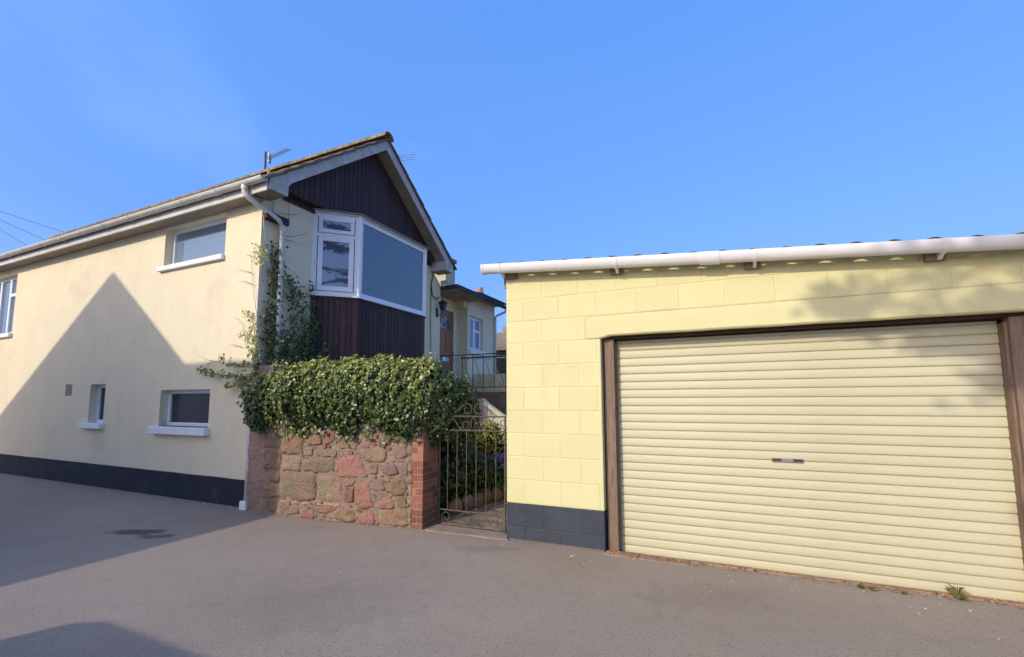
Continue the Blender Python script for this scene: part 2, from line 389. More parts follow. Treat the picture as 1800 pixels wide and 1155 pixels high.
# ------------------------------------------------------------------ mesh helpers
class MB:
    def __init__(s, xf=None):
        s.v, s.f, s.t = [], [], []
        s.xf = xf
        s.tone = None
    def add(s, vs, fs, tone=None):
        b = len(s.v)
        for p in vs:
            p = Vector(p)
            s.v.append(s.xf @ p if s.xf else p)
            if tone is not None:
                s.t.append(tone)
        for f in fs:
            s.f.append([b + i for i in f])
    def box(s, x0, x1, y0, y1, z0, z1):
        vs = [(x0, y0, z0), (x1, y0, z0), (x1, y1, z0), (x0, y1, z0), (x0, y0, z1), (x1, y0, z1), (x1, y1, z1), (x0, y1, z1)]
        s.add(vs, [(0, 3, 2, 1), (4, 5, 6, 7), (0, 1, 5, 4), (1, 2, 6, 5), (2, 3, 7, 6), (3, 0, 4, 7)])
        return s
    def prism(s, pts, axis, lo, hi):
        """pts: 2D outline in the two remaining axes (in xyz order), extruded along axis."""
        def P(a, b, c):
            return {'x': (c, a, b), 'y': (a, c, b), 'z': (a, b, c)}[axis]
        n = len(pts)
        vs = [P(a, b, lo) for a, b in pts] + [P(a, b, hi) for a, b in pts]
        area = sum(pts[i][0] * pts[(i + 1) % n][1] - pts[(i + 1) % n][0] * pts[i][1] for i in range(n))
        flip = (area > 0) != (axis == 'y')
        A = list(range(n))
        B = list(range(n, 2 * n))
        fs = []
        if flip:
            fs.append(A[::-1]); fs.append(B)
            for i in range(n):
                j = (i + 1) % n
                fs.append((i, j, n + j, n + i))
        else:
            fs.append(A); fs.append(B[::-1])
            for i in range(n):
                j = (i + 1) % n
                fs.append((j, i, n + i, n + j))
        s.add(vs, fs)
        return s
    def tube(s, path, r, n=6, r1=None, caps=True):
        path = [Vector(p) for p in path]
        k = len(path)
        vs, fs = [], []
        up = None
        for i, p in enumerate(path):
            t = (path[min(i + 1, k - 1)] - path[max(i - 1, 0)])
            if t.length < 1e-9:
                t = Vector((0, 0, 1))
            t.normalize()
            if up is None:
                up = Vector((0, 0, 1)) if abs(t.z) < 0.9 else Vector((1, 0, 0))
            a = t.cross(up)
            if a.length < 1e-6:
                a = t.cross(Vector((0, 1, 0)))
            a.normalize()
            b = a.cross(t).normalized()
            up = b
            rr = r if r1 is None else r + (r1 - r) * i / (k - 1)
            for j in range(n):
                an = 2 * math.pi * j / n
                vs.append(p + a * (rr * math.cos(an)) + b * (rr * math.sin(an)))
        for i in range(k - 1):
            for j in range(n):
                j2 = (j + 1) % n
                fs.append((i * n + j, i * n + j2, (i + 1) * n + j2, (i + 1) * n + j))
        if caps:
            fs.append(tuple(range(n))[::-1])
            fs.append(tuple((k - 1) * n + j for j in range(n)))
        s.add(vs, fs)
        return s
    def half_gutter(s, x0, x1, yc, z0, z1, r, th=0.006, n=16, dp=1.0, arc=1.0):
        """half-round open-topped gutter along x; rim height z0 at x0 and z1 at x1"""
        vs, fs = [], []
        for (x, z) in ((x0, z0), (x1, z1)):
            for rr in (r, r - th):
                for j in range(n + 1):
                    an = math.pi + math.pi * arc * j / n
                    vs.append((x, yc + rr * math.cos(an), z + rr * dp * math.sin(an)))
        m_ = n + 1
        for j in range(n):
            fs.append((j, j + 1, 2 * m_ + j + 1, 2 * m_ + j))
            fs.append((m_ + j + 1, m_ + j, 3 * m_ + j, 3 * m_ + j + 1))
            fs.append((j + 1, j, m_ + j, m_ + j + 1))
            fs.append((2 * m_ + j, 2 * m_ + j + 1, 3 * m_ + j + 1, 3 * m_ + j))
        fs.append((0, 2 * m_, 3 * m_, m_))
        fs.append((n, m_ + n, 3 * m_ + n, 2 * m_ + n))
        s.add(vs, fs)
        return s
    def mesh(s, name, smooth=False):
        me = bpy.data.meshes.new(name)
        me.from_pydata([tuple(p) for p in s.v], [], s.f)
        if s.t:
            a = me.attributes.new('tone', 'FLOAT', 'POINT')
            a.data.foreach_set('value', s.t)
        if smooth:
            me.polygons.foreach_set('use_smooth', [True] * len(me.polygons))
        me.update()
        return me
    def build(s, name, m_, parent=None, label=None, kind=None, smooth=False, bevel=0, loc=None):
        me = s.mesh(name, smooth)
        me.materials.append(m_)
        o = bpy.data.objects.new(name, me)
        COL.objects.link(o)
        if parent:
            o.parent = parent
        if label:
            o['label'] = label
        if kind:
            o['kind'] = kind
        if loc:
            o.location = loc
        if bevel:
            bv = o.modifiers.new('bevel', 'BEVEL')
            bv.width = bevel
            bv.segments = 2
            bv.limit_method = 'ANGLE'
            bv.angle_limit = R(40)
        return o

def thing(name, label, cat, loc=(0, 0, 0), rz=0.0, group=None):
    o = bpy.data.objects.new(name, None)
    o.empty_display_size = 0.2
    COL.objects.link(o)
    o.location = loc
    o.rotation_euler = (0, 0, rz)
    o['label'] = label
    o['category'] = cat
    if group:
        o['group'] = group
    return o

def tag(o, label, cat, group=None):
    o['label'] = label
    o['category'] = cat
    if group:
        o['group'] = group
    return o

def fr_matrix(loc, rz):
    return Matrix.Translation(Vector(loc)) @ Matrix.Rotation(rz, 4, 'Z')

def on(F, axis, val, px, py):
    """The point of a real plane (local axis = val in frame F) that the survey pixel (px, py) looks at."""
    d = right * ((px - 902.6) / 798.8) + down * ((py - 623.1) / 798.8) + fwd
    Fi = F.inverted()
    o_ = Fi @ Vector((0, 0, CAMH))
    dl = Fi.to_3x3() @ d
    i = 'xyz'.index(axis)
    t = (val - o_[i]) / dl[i]
    return o_ + dl * t

H_LOC, H_RZ = (-3.503, 6.124, 0), math.atan2(-0.41619, 0.90928)
G_LOC, G_RZ = (-0.0757, 4.7903, 0), math.atan2(-0.40036, 0.91636)
W_LOC, W_RZ = (-0.9992, 5.0897, 0), R(90 - 108.804)
FH, FG, FW = fr_matrix(H_LOC, H_RZ), fr_matrix(G_LOC, G_RZ), fr_matrix(W_LOC, W_RZ)
rnd = random.Random(7)

# ================================================================== the ground
g = MB()
# one sheet with a finer middle so that it can be slightly uneven near the camera
def ground_z(x, y):
    return 0.0
# the sheet dips a little towards the foot of the garage door
RH = [(1.0, -0.05), (5.5, -0.05), (5.5, 0.30), (1.0, 0.30)]
hole = [FG @ Vector((a, b, 0)) for a, b in RH]
low = [FG @ Vector((a, b, -0.058)) for a, b in ((1.0, 0.12), (5.5, 0.12), (5.5, 0.30), (1.0, 0.30))]
g.add([(-250, -250, 0), (250, -250, 0), (250, 250, 0), (-250, 250, 0), *hole, *low],
      [(0, 1, 5, 4), (1, 2, 6, 5), (2, 3, 7, 6), (3, 0, 4, 7), (4, 5, 9, 8), (8, 9, 10, 11), (5, 6, 10, 9), (7, 4, 8, 11)])
g.build('ground', M_ASPH, kind='structure')

# ================================================================== the cream house
house = thing('cream_house', 'cream rendered gabled house with dark boarded gable and white bay window', 'house', H_LOC, H_RZ)

def wall_open(mb, x0, x1, z0, z1, ops, y0, depth):
    """wall face at y=y0 looking to -y with openings (xa, xb, za, zb) and their reveals"""
    xs = sorted({x0, x1, *[o[0] for o in ops], *[o[1] for o in ops]})
    zs = sorted({z0, z1, *[o[2] for o in ops], *[o[3] for o in ops]})
    for i in range(len(xs) - 1):
        for j in range(len(zs) - 1):
            cx, cz = (xs[i] + xs[i + 1]) / 2, (zs[j] + zs[j + 1]) / 2
            if any(a < cx < b and c < cz < d for a, b, c, d in ops):
                continue
            mb.add([(xs[i], y0, zs[j]), (xs[i + 1], y0, zs[j]), (xs[i + 1], y0, zs[j + 1]), (xs[i], y0, zs[j + 1])], [(0, 1, 2, 3)])
    y1 = y0 + depth
    for a, b, c, d in ops:
        mb.add([(a, y0, c), (a, y1, c), (a, y1, d), (a, y0, d)], [(0, 1, 2, 3)])
        mb.add([(b, y0, c), (b, y0, d), (b, y1, d), (b, y1, c)], [(0, 1, 2, 3)])
        mb.add([(a, y0, c), (b, y0, c), (b, y1, c), (a, y1, c)], [(0, 1, 2, 3)])
        mb.add([(a, y0, d), (a, y1, d), (b, y1, d), (b, y0, d)], [(0, 1, 2, 3)])

HL = -12.5     # far end of the side wall
ops = [(-2.28, -0.77, 3.52, 4.15), (-2.11, -0.91, 1.02, 1.565), (-4.19, -3.70, 1.03, 1.69), (-8.9, -7.47, 2.80, 4.05), (-5.05, -4.81, 1.50, 1.705)]
mb = MB()
wall_open(mb, HL, 0, 0.0, 4.30, ops, 0.0, 0.24)
mb.add([(0, 0, 0), (0, 0.03, 0), (0, 0.03, 4.3), (0, 0, 4.3)], [(0, 1, 2, 3)])
mb.build('side_wall', M_CREAM, house)
# plinth paint band: thin coat of render 8 mm proud, with a slightly wavy top
mb = MB()
N_ = 60
vs, fs = [], []
for i in range(N_ + 1):
    x = HL + (-HL) * i / N_
    zt = 0.355 + 0.006 * mnoise.noise(Vector((x * 2, 0, 0))) + (-x) * 0.002
    vs += [(x, -0.008, -0.05), (x, -0.008, zt), (x, 0.01, zt)]
for i in range(N_):
    a = 3 * i
    fs += [(a, a + 3, a + 4, a + 1), (a + 1, a + 4, a + 5, a + 2)]
mb.add(vs, fs)
mb.add([(0.0, -0.008, -0.05), (0.0, 0.01, -0.05), (0.0, 0.01, .355), (0.0, -0.008, .355)], [(0, 1, 2, 3)])
mb.build('plinth', M_NAVY, house)

def roof_z(y, base=4.36, y0=-0.2, ridge=2.07, k=0.776):
    return base + (min(y, 2 * ridge - y) - y0) * k

# gable end wall (faces +x)
gy1 = 4.43
mb = MB()
mb.prism([(0.03, 0), (gy1, 0), (gy1, 4.0), (3.6, roof_z(3.6) - 0.25), (2.07, roof_z(2.07) - 0.25), (0.03, roof_z(0.03) - 0.25)], 'x', -0.25, -0.0)
mb.build('gable_wall', M_CREAM, house)
mb = MB()
mb.prism([(0.24, 0), (gy1 - .01, 0), (gy1 - .01, 4.0), (3.6, roof_z(3.6) - 0.25), (2.07, roof_z(2.07) - 0.25), (0.24, roof_z(0.24) - 0.25)], 'x', HL, HL + .25)
mb.box(HL, -0.26, gy1 - .25, gy1 - 0.02, 0, 4.05)
mb.box(HL + .26, -0.26, 0.5, gy1 - .26, 2.45, 2.6)
mb.build('rear_walls', M_CREAM, house)

# windows on the side wall
def window(name, x0, x1, z0, z1, y, gm, bars=(), fw=0.055, sill=None, mull=None, blind=None):
    w = MB()
    w.box(x0, x1, y, y + 0.06, z0, z0 + fw)
    w.box(x0, x1, y, y + 0.06, z1 - fw, z1)
    w.box(x0, x0 + fw, y, y + 0.06, z0 + fw, z1 - fw)
    w.box(x1 - fw, x1, y, y + 0.06, z0 + fw, z1 - fw)
    fr = w.build(name, M_UPVC, house, bevel=0.006)
    for b in bars:
        q = MB()
        q.box(*b)
        q.build('glazing_bar', M_UPVC, fr, bevel=0.004)
    q = MB()
    q.box(x0 + fw - .01, x1 - fw + .01, y + 0.03, y + 0.042, z0 + fw - .01, z1 - fw + .01)
    q.build('pane', gm, fr)
    if sill:
        q = MB()
        q.box(*sill)
        q.build('sill', M_WHITE, fr, bevel=0.008)
    if blind:
        q = MB()
        q.box(*blind)
        q.build('blind', M_BLUEBLIND, fr)
    # dark room behind
    q = MB()
    xa, xb, za, zb, ya, yb = x0 + .01, x1 - .01, z0 + .01, z1 - .01, y + .065, y + 1.1
    q.add([(xa, ya, za), (xb, ya, za), (xb, yb, za), (xa, yb, za), (xa, ya, zb), (xb, ya, zb), (xb, yb, zb), (xa, yb, zb)],
          [(0, 1, 2, 3), (4, 7, 6, 5), (1, 5, 6, 2), (2, 6, 7, 3), (3, 7, 4, 0)])
    q.build('room', M_ROOM, fr)
    return fr

window('window', -2.28, -0.77, 3.52, 4.15, 0.11, M_GLASS_UP, sill=(-2.36, -0.76, -0.055, 0.125, 3.445, 3.522), blind=(-2.13, -0.80, 0.20, 0.21, 3.53, 4.04))
window('window', -2.11, -0.91, 1.02, 1.565, 0.11, M_FROST, sill=(-2.22, -0.86, -0.085, 0.125, 0.91, 1.02))
window('window', -4.19, -3.70, 1.03, 1.69, 0.11, M_FROST, sill=(-4.34, -3.66, -0.07, 0.125, 0.945, 1.032))
window('window', -8.9, -7.47, 2.80, 4.05, 0.09, M_GLASS_UP, sill=(-8.95, -7.43, -0.06, 0.10, 2.72, 2.80),
       bars=[(-8.05, -7.97, 0.085, 0.155, 2.855, 3.995), (-7.97, -7.525, 0.085, 0.155, 3.62, 3.69), (-8.5, -8.43, 0.085, 0.155, 2.855, 3.995)])
# air vent
v_ = MB()
v_.box(-5.05, -4.81, 0.02, 0.05, 1.50, 1.705)
vent = v_.build('air_vent', M_VENT, house)
for k in range(7):
    q = MB()
    q.box(-5.045, -4.815, 0.004, 0.021, 1.512 + k * 0.027, 1.525 + k * 0.027)
    q.build('louvre', M_VENT, vent)

# eaves: fascia, soffit, gutter
mb = MB(); mb.box(HL, 0.374, -0.225, -0.20, 4.175, 4.335)
mb.build('fascia', M_UPVC_OLD, house, bevel=0.004)
mb = MB(); mb.box(HL, 0.03, -0.20, -0.0, 4.18, 4.195)
mb.build('soffit', M_SOFFIT, house)
mb = MB(); mb.half_gutter(HL, 0.40, -0.285, 4.345, 4.325, 0.058)
gut = mb.build('gutter', M_UPVC_OLD, house, smooth=False)
for k in range(17):
    x = 0.10 - k * 0.72; 
    q = MB(); q.half_gutter(x, x + (0.09 if k % 3 == 1 else 0.03), -0.285, 4.3445 - (12.5 + x) * .00155 - .004, 4.3445 - (12.5 + x) * .00155 - .004, 0.0625, th=0.008)
    o_ = q.build('gutter_bracket', M_UPVC_OLD, house)
q = MB(); q.prism([(-0.285 + 0.06 * math.cos(math.pi + math.pi * j / 8), 4.325 + 0.06 * math.sin(math.pi + math.pi * j / 8)) for j in range(9)], 'x', 0.39, 0.405)
q.build('gutter_end_cap', M_UPVC_OLD, house)

# roof: underlay slabs and tiles
YR, ZR = 2.07, roof_z(2.07)
sl = math.hypot(YR + 0.26, (YR + 0.26) * 0.776)
ang = math.atan(0.776)
mb = MB()
e0 = (-0.24, roof_z(-0.24) - 0.005)
mb.prism([e0, (YR, ZR - 0.005), (YR, ZR - 0.05), (-0.24, e0[1] - 0.045)], 'x', HL - 0.1, 0.385)
mb.prism([(2 * YR + 0.24, e0[1]), (YR + .001, ZR - 0.005), (YR + .001, ZR - 0.05), (2 * YR + 0.24, e0[1] - 0.045)], 'x', HL - 0.1, 0.385)
mb.build('roof_deck', M_FELT, house)
TW, TG = 0.30, 0.345
# one tile: slightly rolled profile, in its own plane (u along x, v up the slope)
def tile_mesh():
    t = MB()
    n = 6
    vs, fs = [], []
    for v in (0.0, TG + 0.06):
        for h in (0.0, -0.022):
            for i in range(n + 1):
                u = TW * i / n
                b = 0.012 * math.sin(math.pi * 2 * i / n) * (1 if i < 4 else 1)
                vs.append((u, v, h + b + (0.026 if v == 0 else 0.004)))
    m_ = n + 1
    for i in range(n):
        fs.append((i, i + 1, 2 * m_ + i + 1, 2 * m_ + i))
        fs.append((m_ + i, m_ + i + 1, i + 1, i))
        fs.append((m_ + i + 1, m_ + i, 3 * m_ + i, 3 * m_ + i + 1))
    fs.append((0, 2 * m_, 3 * m_, m_))
    fs.append((n, m_ + n, 3 * m_ + n, 2 * m_ + n))
    t.add(vs, fs)
    me = t.mesh('roof_tile')
    me.materials.append(M_TILE)
    return me
TM = tile_mesh()
rows = 9
G_ = (sl - 0.05) / rows
ncols = int((0.42 - HL) / TW)
far = MB()
for side in (0, 1):
    for r_ in range(rows):
        for c_ in range(ncols):
            u = 0.44 - TW * (c_ + 1)
            j = rnd.uniform(-0.006, 0.006)
            if side == 0:
                oy, oz = -0.29 + r_ * G_ * math.cos(ang), roof_z(-0.29) + r_ * G_ * math.sin(ang)
                rot = Euler((ang + rnd.uniform(-.012, .012), 0, rnd.uniform(-.008, .008)))
                loc = Vector((u + j, oy, oz + rnd.uniform(0, .004)))
            else:
                oy, oz = 2 * YR + 0.29 - r_ * G_ * math.cos(ang), roof_z(-0.29) + r_ * G_ * math.sin(ang)
                rot = Euler((ang, 0, math.pi))
                loc = Vector((u + TW + j, oy, oz + rnd.uniform(0, .004)))
            near = (side == 0 and c_ < 24) or (side == 1 and c_ < 3)
            if side == 0 and r_ == 0 and c_ in (9, 10, 12, 13, 14):   # slipped and lifted tiles at the eave
                loc.z += rnd.uniform(.015, .05)
                rot.x -= rnd.uniform(0.03, 0.12)
                rot.z += rnd.uniform(-.08, .08)
            if near:
                o_ = bpy.data.objects.new('roof_tile', TM)
                COL.objects.link(o_)
                o_.parent = house
                o_.location = loc
                o_.rotation_euler = rot
            elif side == 0:
                Mx = Matrix.Translation(loc) @ rot.to_matrix().to_4x4()
                far.add([Mx @ v.co for v in TM.vertices], [list(p.vertices) for p in TM.polygons])
            else:
                if c_ < 20:
                    Mx = Matrix.Translation(loc) @ rot.to_matrix().to_4x4()
                    far.add([Mx @ v.co for v in TM.vertices], [list(p.vertices) for p in TM.polygons])
far.build('roof_tiles', M_TILE, house, kind='stuff')
# ridge tiles
def ridge_mesh():
    t = MB()
    n = 8
    vs, fs = [], []
    for x in (0, 0.40):
        for rr in (0.125, 0.105):
            for j in range(n + 1):
                a = math.pi * j / n
                vs.append((x, rr * math.cos(a), rr * 0.95 * math.sin(a)))
    m_ = n + 1
    for j in range(n):
        fs += [(j + 1, j, 2 * m_ + j, 2 * m_ + j + 1), (m_ + j, m_ + j + 1, 3 * m_ + j + 1, 3 * m_ + j), (j, j + 1, m_ + j + 1, m_ + j), (2 * m_ + j + 1, 2 * m_ + j, 3 * m_ + j, 3 * m_ + j + 1)]
    t.add(vs, fs)
    me = t.mesh('ridge_tile', smooth=False)
    me.materials.append(M_RIDGE)
    return me
RM = ridge_mesh()
for k in range(31):
    o_ = bpy.data.objects.new('ridge_tile', RM)
    COL.objects.link(o_)
    o_.parent = house
    o_.location = (0.05 - k * 0.405, YR, ZR + 0.005 + rnd.uniform(-.004, .004))

# barge boards with boxed ends (plane x = 0.38..0.40) and sloping soffits
b_ = 0.20
def barge(mirror):
    f = (lambda y: 2 * YR - y) if mirror else (lambda y: y)
    pts = [(-0.20, 4.205), (0.085, 4.205), (0.085, 4.33), (0.10, 4.375), (0.15, roof_z(0.15) - b_), (YR, ZR - b_), (YR, ZR - 0.005), (-0.20, roof_z(-0.20) - 0.005)]
    pts = [(f(a) + (0.0008 if mirror and a == YR else 0), b) for a, b in pts]
    q = MB(); q.prism(pts, 'x', 0.375, 0.398)
    return q
barge(False).build('barge_board', M_BARGE, house)
barge(True).build('barge_board', M_BARGE, house)
for mirror in (0, 1):
    f = (lambda y: 2 * YR - y) if mirror else (lambda y: y)
    q = MB()
    q.prism([(f(0.13), roof_z(0.13) - 0.185), (f(YR - .001), ZR - 0.185), (f(YR - .001), ZR - 0.17), (f(0.13), roof_z(0.13) - 0.17)], 'x', 0.0, 0.374)
    q.build('verge_soffit', M_SOFFIT, house)
    # boxed end: underside and inner cheek
    q = MB()
    y0_, y1_ = sorted((f(-0.195), f(0.08)))
    q.box(0.0 if mirror else 0.032, 0.374, y0_, y1_, 4.207, 4.222)
    q.build('eave_box_base', M_SOFFIT, house)
    q = MB()
    a_, b2_ = sorted((f(0.083), f(0.07)))
    q.box(0.0, 0.374, a_, b2_, 4.224, 4.50)
    q.build('eave_box_cheek', M_UPVC_OLD if mirror else M_SOFFIT, house)

# gable boards
def board(y0, y1, z0, z1a, z1b, x0, x1, m_, apex=None):
    q = MB()
    pts = [(y0, z0), (y1, z0), (y1, z1b)]
    if apex:
        pts.append(apex)
    pts.append((y0, z1a))
    q.prism(pts, 'x', x0, x1)
    q.build('board', m_, house, bevel=0.004)
BW = 0.098
y = 0.16
while y < 3.98:
    y1 = y + BW - 0.006
    zt = lambda q_: roof_z(q_) - 0.19
    apex = (YR, zt(YR)) if y < YR < y1 else None
    if zt(y) > 4.44 and zt(y1) > 4.44:
        board(y, y1, 4.415 + rnd.uniform(-.002, .002), zt(y), zt(y1), 0.125 + rnd.uniform(-.0015, .0015), 0.15 + rnd.uniform(-.0015, .0015), M_CLAD, apex)
    y += BW
y = 0.30
while y < 4.05:
    y1 = y + BW - 0.006
    if not (0.93 < y < 3.52):
        zb = 4.33
        zt_ = min(roof_z(y), roof_z(y1)) - 0.2
        if zt_ > zb + .02:
            board(y, y1, zb, min(zt_, 4.60), min(zt_, 4.60), 0.004, 0.03, M_CLAD)
    y += BW
q = MB(); q.prism([(0.35, 4.43), (3.8, 4.43), (2.07, ZR - 0.25)], 'x', 0.06, 0.118)
q.build('board_backing', M_FELT, house)
q = MB(); q.prism([(0.2, 4.435), (3.94, 4.435), (3.94, 4.45), (0.2, 4.45)], 'x', 0.031, 0.124)
q.build('board_shelf', M_FELT, house)

# ---------------- the bay window
bay = bpy.data.objects.new('bay_window', None)
COL.objects.link(bay)
bay.parent = house
bay['label'] = 'canted white bay window above dark boards'
SILL, HEAD = 3.045, 4.36
A_, B_, C_, D_ = Vector((0, 0.86, 0)), Vector((0.5, 1.36, 0)), Vector((0.5, 3.16, 0)), Vector((0, 3.66, 0))
def face_frame(P, Q):
    u = (Q - P); L_ = u.length; u.normalize()
    n = Vector((u.y, -u.x, 0))        # outward
    Mx = Matrix((( u.x, n.x, 0, P.x), (u.y, n.y, 0, P.y), (0, 0, 1, 0), (0, 0, 0, 1)))
    return Mx, L_                    # local: x along, y outward, z up
def bar(name, Mx, x0, x1, y0, y1, z0, z1, m_, par, bev=0.006, label=None):
    q = MB(Mx); q.box(x0, x1, y0, y1, z0, z1)
    o_ = q.build(name, m_, par, bevel=bev, label=label)
    # orientation of the frame is mirrored: make the normals point outwards
    o_.data.flip_normals()
    return o_
# left facet
Mx, L_ = face_frame(A_, B_)
fz = 0.06
fl = MB(Mx)
for a in ((0.0, L_, -.05, .0, SILL, SILL + .06), (0.0, L_, -.05, .0, HEAD - .06, HEAD), (0, .075, -.05, .0, SILL + .06, HEAD - .06), (L_ - .075, L_, -.05, .0, SILL + .06, HEAD - .06), (.075, L_ - .075, -.05, .0, 3.99, 4.04)):
    fl.box(*a)
frame1 = fl.build('window_frame', M_UPVC, bay, bevel=0.006); frame1.data.flip_normals()
def sash(Mx, x0, x1, z0, z1, t, par, gm):
    q = MB(Mx)
    for a in ((x0, x1, -.02, .014, z0, z0 + t), (x0, x1, -.02, .014, z1 - t, z1), (x0, x0 + t, -.02, .014, z0 + t, z1 - t), (x1 - t, x1, -.02, .014, z0 + t, z1 - t)):
        q.box(*a)
    s_ = q.build('sash', M_UPVC, par, bevel=0.006); s_.data.flip_normals()
    q = MB(Mx); q.box(x0 + t - .01, x1 - t + .01, -.012, -.002, z0 + t - .01, z1 - t + .01)
    p_ = q.build('pane', gm, par); p_.data.flip_normals()
sash(Mx, .085, L_ - .085, SILL + .065, 3.985, .075, frame1, M_GLASS_FACET)
sash(Mx, .085, L_ - .085, 4.045, HEAD - .06, .06, frame1, M_GLASS_FACET)
# corner post trims
for P in (B_, C_):
    q = MB()
    for k in range(3):
        pass
    q.tube([(P.x - .012, P.y + (.012 if P is B_ else -.012), SILL), (P.x - .012, P.y + (.012 if P is B_ else -.012), HEAD)], 0.038, 8)
    q.build('corner_post', M_UPVC, bay)
# front pane
Mx, L2 = face_frame(B_, C_)
fl = MB(Mx)
t_ = .075
for a in ((0.0, L2, -.05, .0, SILL, SILL + .07), (0.0, L2, -.05, .0, HEAD - .07, HEAD), (0, t_, -.05, .0, SILL + .07, HEAD - .07), (L2 - t_, L2, -.05, .0, SILL + .07, HEAD - .07)):
    fl.box(*a)
frame2 = fl.build('window_frame', M_UPVC, bay, bevel=0.006); frame2.data.flip_normals()
q = MB(Mx); q.box(t_ - .01, L2 - t_ + .01, -.035, -.022, SILL + .06, HEAD - .06)
p_ = q.build('pane', M_GLASS, frame2); p_.data.flip_normals()
# right facet
Mx, L3 = face_frame(C_, D_)
fl = MB(Mx)
for a in ((0.0, L3, -.05, .0, SILL, SILL + .06), (0.0, L3, -.05, .0, HEAD - .06, HEAD), (0, .075, -.05, .0, SILL + .06, HEAD - .06), (L3 - .075, L3, -.05, .0, SILL + .06, HEAD - .06)):
    fl.box(*a)
frame3 = fl.build('window_frame', M_UPVC, bay, bevel=0.006); frame3.data.flip_normals()
q = MB(Mx); q.box(.065, L3 - .065, -.035, -.022, SILL + .05, HEAD - .05)
p_ = q.build('pane', M_GLASS, frame3); p_.data.flip_normals()
# sill and head (polygonal, projecting), interior blinds, floor
def bay_poly(off, back=0.0):
    k = off * 0.4142
    return [(back, 0.86 - off * 1.2), (0.0 + 0.001, 0.86 - off * 1.2), (0.5 + off, 1.36 - k), (0.5 + off, 3.16 + k), (0.001, 3.66 + off * 1.2), (back, 3.66 + off * 1.2)]
q = MB(); q.prism(bay_poly(0.045, -.01), 'z', SILL - 0.028, SILL - 0.001)
q.build('bay_sill', M_UPVC, bay, bevel=0.005)
q = MB(); q.prism(bay_poly(0.022, -.01), 'z', HEAD + 0.001, HEAD + 0.030)
q.build('bay_head', M_UPVC_OLD, bay, bevel=0.004)
q = MB(); q.prism(bay_poly(0.055, -.01), 'z', HEAD + 0.031, HEAD + 0.047)
q.build('bay_flashing', M_SOFFIT, bay, bevel=0.003)
q = MB(); q.prism(bay_poly(-0.07, -.01), 'z', SILL - .05, SILL + .02)
q.build('window_board', M_UPVC, bay)
# room seen through the glass
q = MB(); q.box(-0.012, -0.004, 0.95, 3.60, SILL + .03, HEAD - .02)
q.build('room_back', M_ROOM, bay)
q = MB(); q.box(0.40, 0.41, 2.66, 3.09, SILL + .03, HEAD - .03)
q.build('blind', M_CURTAIN, bay)
# boards below
def bay_boards(P, Q, mA, first=None):
    Mx, L_ = face_frame(P, Q)
    n = max(1, round(L_ / 0.089))
    w_ = L_ / n
    for k in range(n):
        q = MB(Mx)
        q.box(k * w_ + .003, (k + 1) * w_ - .003, -.022, rnd.uniform(-.001, .001), 1.72, SILL - 0.030)
        o_ = q.build('board', mA if rnd.random() < .8 else M_CLAD2, bay, bevel=0.004)
        o_.data.flip_normals()
bay_boards(A_ + Vector((.01, .01, 0)), B_, M_CLAD2)
bay_boards(B_, C_, M_CLAD)
bay_boards(C_, D_, M_CLAD)
q = MB(); q.prism(bay_poly(-0.03, -.01), 'z', 1.74, SILL - .055)
q.build('board_backing', M_FELT, bay)

# ---------------- downpipe, cables on the gable
def hp(ax, v, px, py):
    return on(FH, ax, v, px, py)
q = MB()
pts = [Vector((0.02, -0.285, 4.27)), Vector((0.02, -0.285, 4.19)), Vector((0.05, -0.26, 4.13)), hp('x', 0.09, 490, 388), hp('x', 0.09, 497, 400)]
pts[3].x = 0.10
p0 = Vector((0.09, pts[4].y, 3.86)); pts[4] = p0
pts.append(Vector((0.09, p0.y, 3.0))); pts.append(Vector((0.09, p0.y - .0, 1.6)))
q.tube(pts, 0.034, 10)
o_ = q.build('downpipe', M_UPVC_OLD, house, smooth=True)
q = MB(); q.tube([(0.02, -0.285, 4.29), (0.02, -0.285, 4.22)], 0.043, 10); q.build('pipe_collar', M_UPVC_OLD, o_)
q = MB(); q.tube([(0.09, p0.y, 3.90), (0.09, p0.y, 3.80)], 0.043, 10); q.build('pipe_collar', M_UPVC_OLD, o_)
q = MB(); q.tube([(0.09, p0.y, 2.94), (0.09, p0.y, 2.88)], 0.040, 10); q.build('pipe_collar', M_UPVC_OLD, o_)
q = MB(); q.box(0.0, 0.10, 0.0, 0.36, 3.93, 4.03)
q.build('pipe_board', M_CLAD, house)
q = MB()
q.tube([hp('y', -0.015, 463.5, 378), hp('y', -.015, 464, 400), hp('x', 0.03, 470, 440), hp('x', 0.035, 474, 500), hp('x', 0.05, 480, 560), hp('x', 0.06, 485, 612)], 0.008, 5)
q.build('loose_cable', M_PALECABLE, house)
# lower pipes at the corner, standing between house and stone wall
q = MB()
pts = [(0.055, -0.035, 0.10), (0.060, -0.035, 0.6), (0.055, -0.03, 1.1), (0.05, -0.02, 2.0)]
q.tube(pts, 0.046, 10)
lp = q.build('lower_downpipe', M_PIPE, house, smooth=True)
q = MB(); q.box(0.0, 0.125, -0.115, -0.0, 0.0, 0.11); q.build('pipe_shoe', M_WHITE, lp, bevel=0.01)
q = MB(); q.tube([(0.145, -0.05, 0.02), (0.145, -0.045, 1.9)], 0.020, 8); q.build('black_pipe', M_CABLE, house)

# ---------------- entrance and rear part of the house (parts of the same house)
WX = -0.30
q = MB()
wall_rear = MB()
zt = 4.0
